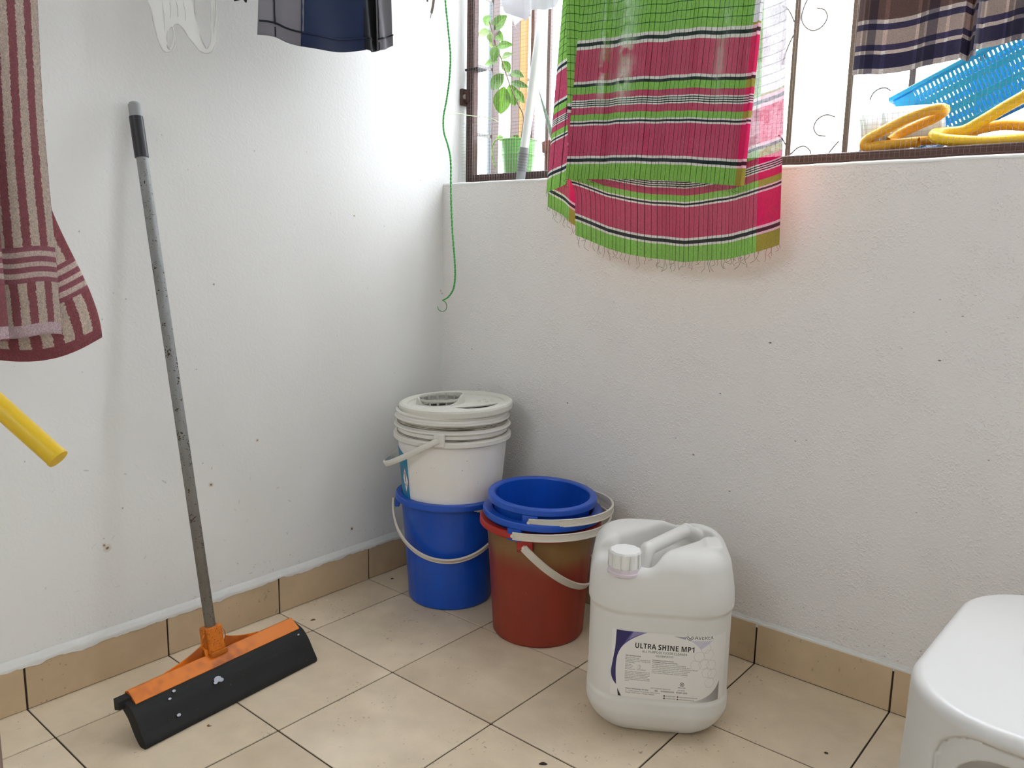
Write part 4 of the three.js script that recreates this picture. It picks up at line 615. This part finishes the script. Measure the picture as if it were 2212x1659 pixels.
// ---------------------------------------------------------------- things standing on the window ledge and in the cage
{ const o = thing('cleaning_pole', 'white tubular handle with a ribbed grey grip leaning in the window', 'pole');
  const a = on(1124, 385, 'z', -0.045), b = on(1172, 20, 'z', -0.028), d = b.clone().sub(a).normalize(), at = (k) => a.clone().addScaledVector(d, k); a.y = LEDGE + 0.003;
  part('tube', rod(at(0.08), at(0.9), 0.0118, 24), mat(0xeceff0, 0.45), o);
  part('grip', rod(at(0), at(0.088), 0.0128, 24, 0.0132), mat(0x8b8e90, 0.55), o);
  for (let k = 0; k < 7; k++) part('grip_rib', rod(at(0.024 + k * 0.0075), at(0.028 + k * 0.0075), 0.0143, 24), mat(0x77797b, 0.55), o);
}
{ const z = -0.22, c = on(1120, 303, 'z', z), y0 = REST, h = c.y - y0, o = thing('potted_plant', 'leafy seedling growing in a lime green metal pot behind the netting', 'potted plant', [c.x, y0, z]);
  const lime = mat(0x76c25c, 0.4), loc = (u, v, dz = 0) => on(u, v, 'z', z + dz).sub(V(c.x, y0, z));
  const rt = 0.056, rb = 0.043, r = (t) => mix(rb, rt, t);
  part('pot', lathe([[0.001, 0], [rb - 0.002, 0], [rb, 0.002], [r(0.3), h * 0.3], [r(0.45), h * 0.45], [r(0.47) + 0.0008, h * 0.47], [r(0.49), h * 0.49], [r(0.6), h * 0.6], [r(0.62) + 0.0008, h * 0.62], [r(0.64), h * 0.64], [r(0.72), h * 0.72], [r(0.74) + 0.0008, h * 0.74], [r(0.76), h * 0.76], [rt, h - 0.004], [rt + 0.003, h - 0.002], [rt + 0.002, h], [rt - 0.001, h - 0.003], [rt - 0.004, h * 0.85], [0.001, h * 0.85]], 64), lime, o);
  part('soil', new THREE.CylinderGeometry(rt - 0.005, rt - 0.006, 0.004, 32).translate(0, h * 0.86, 0), mat(0x3a2c20, 0.95), o);
  const st = [[1126, 312], [1128, 285], [1131, 262], [1129, 245], [1119, 225], [1108, 200], [1100, 180], [1092, 155], [1083, 128], [1074, 105], [1066, 80], [1060, 58], [1057, 48]].map(([u, v]) => loc(u, v));
  part('stem', tube(st, 0.0021, 80, 8), mat(0x6b5638, 0.7), o);
  part('vine', tube([[1092, 306], [1078, 300], [1068, 306], [1063, 325], [1065, 345], [1070, 362]].map(([u, v], k) => loc(u, v, 0.055)), 0.002, 40, 6), mat(0xa6cf5e, 0.6), o);
  const leafMap = (R, G, B0) => texture(64, 128, (u, v) => { const rib = Math.abs(u - 0.5) < 0.03 ? 34 : 0, s = Math.abs(u - 0.5), vein = ((v * 8 - s * 5) % 1 + 1) % 1 < 0.1 ? 16 : 0, n = 0.92 + 0.16 * noise(u * 9, v * 14, 999); return [(R * n + rib + vein) * 0.8, (G * n + rib + vein) * 0.8, (B0 * n + rib * 0.6) * 0.8]; });
  const leafM = (m) => mat(0xffffff, 0.5, { map: m, transmission: 0.12 }), LM = [leafM(leafMap(104, 158, 50)), leafM(leafMap(136, 172, 92)), leafM(leafMap(120, 182, 44)), leafM(leafMap(160, 190, 96))];
  const leaf = (u0, v0, u1, v1, w, k = 0, dz = 0, bend = 0.2) => {
    const a = loc(u0, v0, dz), b = loc(u1, v1, dz + rr(-0.03, 0.02)), d = b.clone().sub(a), len = d.length(), side = d.clone().cross(V(0.63, 0.16, 0.75)).normalize(), up = side.clone().cross(d).normalize(), half = w / 650 * 0.58;
    part('leaf', cloth(8, 14, (s, t) => { const q = half * Math.sin(Math.PI * Math.min(1, t ** 0.9)) ** 0.85 * 0.9, e = (s - 0.5) * 2, p = a.clone().addScaledVector(d, t).addScaledVector(side, e * q).addScaledVector(up, Math.abs(e) * q * 0.3 - len * bend * t * (1 - t) * -1); return [p.x, p.y, p.z, s, t]; }), LM[k], o);
  };
  for (const l of [[1058, 32, 1049, 57, 19, 0], [1066, 63, 1096, 33, 24, 0], [1063, 56, 1071, 39, 9, 3], [1060, 68, 1031, 76, 17, 1], [1067, 68, 1087, 92, 19, 0, -0.02], [1062, 70, 1064, 95, 22, 1, -0.025], [1073, 101, 1109, 97, 17, 0], [1071, 98, 1056, 97, 11, 3], [1071, 100, 1066, 134, 19, 0, 0.01], [1076, 130, 1046, 141, 13, 0], [1083, 125, 1109, 117, 14, 1], [1085, 131, 1101, 157, 19, 0], [1103, 157, 1132, 167, 16, 0], [1102, 178, 1143, 190, 14, 0], [1089, 160, 1061, 194, 25, 0], [1089, 186, 1081, 247, 34, 2, 0.01], [1100, 182, 1112, 229, 28, 2, -0.01], [1112, 194, 1133, 224, 15, 2], [1084, 161, 1074, 178, 14, 0, 0.01]]) leaf(...l);
  leaf(1118, 304, 1108, 293, 14, 2); leaf(1116, 304, 1122, 294, 12, 3); leaf(1084, 305, 1076, 292, 12, 2, 0.02);
}
{ const z = -0.24, c = on(1212, 308, 'z', z), o = thing('aloe_pot', 'brown plastic pot with a spiky aloe, half hidden behind the sarong', 'potted plant', [c.x, REST, z]), h = c.y - REST;
  part('pot', lathe([[0.001, 0], [0.04, 0], [0.05, h - 0.03], [0.056, h - 0.028], [0.058, h], [0.054, h], [0.05, h - 0.01], [0.001, h - 0.012]], 48), mat(0x8c4a36, 0.6), o);
  const tip = on(1162, 188, 'z', z + 0.03).sub(V(c.x, REST, z)), base = V(-0.012, h - 0.012, 0.01);
  const spike = (b, t, w) => part('leaf', cloth(8, 20, (s, k) => { const p = b.clone().lerp(t, k), a = s * Math.PI * 2, r = w * (1 - k) ** 0.7 * (0.4 + 0.6 * Math.min(1, k * 6)); return [p.x + r * Math.cos(a), p.y - 0.01 * k * (1 - k), p.z + r * 0.45 * Math.sin(a)]; }), mat(0x7f9a86, 0.5), o);
  spike(base, tip, 0.011); spike(V(0.01, h - 0.012, 0), V(0.06, h + 0.1, 0.02), 0.012); spike(V(0, h - 0.012, 0.0), V(0.02, h + 0.14, -0.03), 0.012);
}
{ const c = on(1868, 268, 'z', -0.2), o = thing('jar', 'white translucent jar lying on its side with a wide lid', 'jar', [c.x, REST, -0.19]);
  const w = mat(0xc4c9cb, 0.35), r = 0.052, e = V(0.86, 0.14, -0.5).normalize(), q = new THREE.Quaternion().setFromUnitVectors(V(0, 1, 0), e), lift = r + 0.004;
  part('lid', lathe([[0.001, -0.012], [r * 0.75, -0.012], [r * 0.82, -0.008], [r * 0.95, -0.008], [r, -0.003], [r, 0.022], [r * 0.96, 0.024], [0.001, 0.024]], 64).applyQuaternion(q).translate(0, lift, 0), mat(0xced2d4, 0.4), o);
  part('body', lathe([[r * 0.86, 0.022], [r * 0.86, 0.034], [r * 0.94, 0.038], [r * 0.94, 0.045], [r * 0.88, 0.05], [r * 0.92, 0.065], [r * 0.8, 0.15], [r * 0.7, 0.16], [0.001, 0.16]], 64).applyQuaternion(q).translate(0, lift, 0), w, o);
}
{ // ventilated blue basket lying tilted behind the hangers
  const p0 = on(1917, 215, 'z', -0.27).add(V(0.066, -0.111, 0)), o = thing('basket', 'bright blue slotted plastic basket tipped on its side on the ledge', 'basket', [p0.x, p0.y, -0.27]);
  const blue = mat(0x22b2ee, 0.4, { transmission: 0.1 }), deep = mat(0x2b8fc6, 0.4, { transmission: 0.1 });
  // local: x along the long side, y up the side wall, z towards the room
  const L = 0.42, Hh = 0.122, D = 0.1, side = (y0, y1, z, m, parent, tiers = 3) => {
    const g = [], step = (y1 - y0) / tiers;
    for (let k = 0; k <= tiers; k++) g.push(rbox(0, L, y0 + k * step - 0.0072, y0 + k * step + 0.0072, z - 0.0015, z + 0.0015, 0.001));
    g.push(rbox(0, 0.042, y0, y1, z - 0.0015, z + 0.0015, 0.001), rbox(L - 0.03, L, y0, y1, z - 0.0015, z + 0.0015, 0.001));
    part('frame', g, m, parent);
    for (let k = 0; k < tiers; k++) { const s = []; for (let x = 0.046; x < L - 0.03; x += 0.0085) s.push(box(x - 0.0029, x + 0.0029, y0 + k * step, y0 + (k + 1) * step, z - 0.0012, z + 0.0012)); part('slat_row', s, m, parent); }
  };
  const fr = part('front_wall', rbox(0, L, -0.004, 0.006, -0.003, 0.003, 0.002), blue, o); side(0, Hh, 0, blue, fr);
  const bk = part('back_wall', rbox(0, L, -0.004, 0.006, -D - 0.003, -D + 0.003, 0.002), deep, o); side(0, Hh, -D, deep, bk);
  part('end_wall', [rbox(-0.0015, 0.0015, 0, Hh, -D, 0, 0.001)], blue, o); part('end_wall', [rbox(L - 0.0015, L + 0.0015, 0, Hh, -D, 0, 0.001)], blue, o);
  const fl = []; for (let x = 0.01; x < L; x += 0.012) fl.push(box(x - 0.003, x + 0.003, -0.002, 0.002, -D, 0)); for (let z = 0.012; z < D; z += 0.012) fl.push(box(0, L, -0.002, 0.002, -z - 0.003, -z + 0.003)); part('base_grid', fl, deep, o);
  part('rim', [rbox(-0.008, L + 0.008, Hh - 0.003, Hh + 0.006, -0.002, 0.01, 0.003), rbox(-0.008, L + 0.008, Hh - 0.003, Hh + 0.006, -D - 0.01, -D + 0.002, 0.003), rbox(-0.01, 0.002, Hh - 0.003, Hh + 0.006, -D, 0, 0.003), rbox(L - 0.002, L + 0.01, Hh - 0.003, Hh + 0.006, -D, 0, 0.003)], blue, o);
  o.rotation.set(0, 0.05, 0.45);
}
// thick yellow clothes hangers
const yellow = mat(0xe0a82c, 0.35, { transmission: 0.06 }), yellowB = mat(0xe6c01a, 0.4, { transmission: 0.15 });
{ const o = thing('clothes_hanger', 'yellow tubular hanger lying on the ledge against the white jar', 'clothes hanger', [0, 0, 0], 'thick yellow hangers on the ledge'), z = -0.14, p = (u, v, d = 0) => on(u, v, 'z', z + d);
  part('loop', tube([p(1985, 307), p(1930, 312), p(1880, 318), p(1866, 314), p(1872, 303), p(1905, 284), p(1960, 256), p(2010, 238), p(2034, 234), p(2040, 240, -0.02), p(2020, 254, -0.03), p(1980, 272, -0.03), p(1940, 292, -0.03), p(1922, 305, -0.02)], 0.0105, 140, 14), yellow, o);
  part('bar', tube([p(1885, 316, 0), p(1935, 311, -0.01), p(1990, 304, -0.02), p(2050, 302, -0.03)], 0.0098, 40, 12), yellow, o);
}
{ const o = thing('clothes_hanger', 'yellow tubular hanger lying under the tipped blue basket', 'clothes hanger', [0, 0, 0], 'thick yellow hangers on the ledge'), z = -0.11, p = (u, v, d = 0) => on(u, v, 'z', z + d);
  part('loop', tube([p(2260, 298), p(2212, 301), p(2140, 306), p(2060, 304), p(2024, 298), p(2018, 291, -0.01), p(2040, 287, -0.03), p(2080, 283, -0.04), p(2120, 262, -0.04), p(2170, 232, -0.03), p(2212, 208, -0.03), p(2260, 180, -0.03)], 0.0115, 140, 14), mat(0xe9bf1c, 0.35, { transmission: 0.06 }), o);
  part('bar', tube([p(2070, 290, -0.05), p(2120, 278, -0.055), p(2165, 270, -0.06), p(2220, 272, -0.06)], 0.0105, 40, 12), yellow, o);
}
{ // hanger on a rod, only its arm tip shows
  const d = (u, v, t) => EYE.clone().addScaledVector(FWD, t).addScaledVector(RIGHT, (u - W / 2) / FOCAL * t).addScaledVector(UP, (H / 2 - v) / FOCAL * t);
  const tip = d(122, 988, 0.9), up = d(-12, 868, 0.9), dir = up.clone().sub(tip).normalize(), apex = tip.clone().addScaledVector(dir, 0.22), other = V(2 * apex.x - tip.x - 0.0, tip.y, 2 * apex.z - tip.z);
  const o = thing('clothes_hanger', 'bright yellow hanger arm with a cut tube end in front of the plain wall', 'clothes hanger');
  part('arm', tube([tip, tip.clone().lerp(apex, 0.4), tip.clone().lerp(apex, 0.8), apex, apex.clone().lerp(other, 0.2), apex.clone().lerp(other, 0.6), other], 0.0118, 120, 20), yellowB, o);
  part('tube_end', merge([rod(tip, tip.clone().addScaledVector(dir, -0.003), 0.0123, 24, 0.0119)]), yellowB, o);
  const hk = apex.clone().add(V(0, 0.03, 0)); part('hook', tube([apex, hk, hk.clone().add(V(0.01, 0.03, 0)), hk.clone().add(V(0, 0.05, 0)), hk.clone().add(V(-0.016, 0.036, 0))], 0.003, 40, 8), yellowB, o);
  const r = thing('drying_rod', 'thin steel drying rod fixed to the plain wall beyond the towel', 'rod'); part('rod', rod(V(0, hk.y + 0.041, hk.z), V(hk.x + 0.02, hk.y + 0.041, hk.z), 0.005, 12), mat(0xa8a8a8, 0.3, { metalness: 0.8 }), r);
}

// ---------------------------------------------------------------- crumbs on the tiles and the board at the edge
{ const sh = (u, v, name, label, cat, len, w, col, turn) => { const p = on(u, v, 'y', 0.001), o = thing(name, label, cat, [p.x, 0.0006, p.z]); o.rotation.y = turn;
    part('shell', cloth(12, 8, (s, t) => { const a = s * Math.PI * 2; const q = Math.sin(t * Math.PI * 0.5); return [len * Math.cos(a) * q, 0.006 * (1 - q * q) * (len / 0.01) * 0.8, w * Math.sin(a) * q]; }), mat(col, 0.6), o); return o; };
  sh(1173, 1650, 'seed_husk', 'dark curled seed husk on the tiles near the camera', 'husk', 0.0085, 0.003, 0x2e2420, 0.7);
  const k = sh(451, 1567, 'nut_shell', 'tiny brown nut shell on the tile beside the squeegee blade', 'shell', 0.0042, 0.0036, 0x8a5a34, 0.3); part('pale_tip', new THREE.ConeGeometry(0.0022, 0.007, 8).rotateZ(-Math.PI / 2).translate(0.006, 0.002, -0.001), mat(0xd8ccb8, 0.7), k);
  sh(676, 1339, 'leaf_scrap', 'dry brown leaf scrap on the tile past the squeegee head', 'leaf scrap', 0.007, 0.003, 0x7a5a34, 1.2);
  sh(1785, 1626, 'dirt_crumb', 'dark crumb on the tile between jerrycan and stool', 'crumb', 0.004, 0.0034, 0x33281e, 0.2);
  sh(706, 1296, 'plaster_chip', 'small white plaster chip near the skirting tiles', 'chip', 0.003, 0.0022, 0xe4e2dc, 0.2);
  sh(847, 1250, 'soot_crumb', 'black crumb on the tile beside the blue bucket', 'crumb', 0.005, 0.003, 0x241c16, 0.9);
}

{ // a wooden post stands close to the camera; only a sliver of its edge shows
  const e = EYE.clone().addScaledVector(FWD, 0.7).addScaledVector(RIGHT, (11 - W / 2) / FOCAL * 0.7).addScaledVector(UP, (H / 2 - 1659) / FOCAL * 0.7), o = thing('wooden_post', 'brown wooden post, a sliver at the bottom corner nearest the towel', 'post', [e.x, 0, e.z]);
  o.rotation.y = Math.atan2(-RIGHT.z, RIGHT.x); part('shaft', rbox(-0.045, 0, 0, 0.78, 0, 0.03, 0.003, 2), mat(0x8a7466, 0.6, { map: texture(64, 512, (u, v) => grey(255 * (0.8 + 0.25 * noise(u * 20, v * 5, 64)))) }), o); part('foot', rbox(-0.052, 0.004, 0, 0.02, -0.004, 0.036, 0.003), mat(0x6e5a4e, 0.6), o);
}
renderer.render(scene, camera);
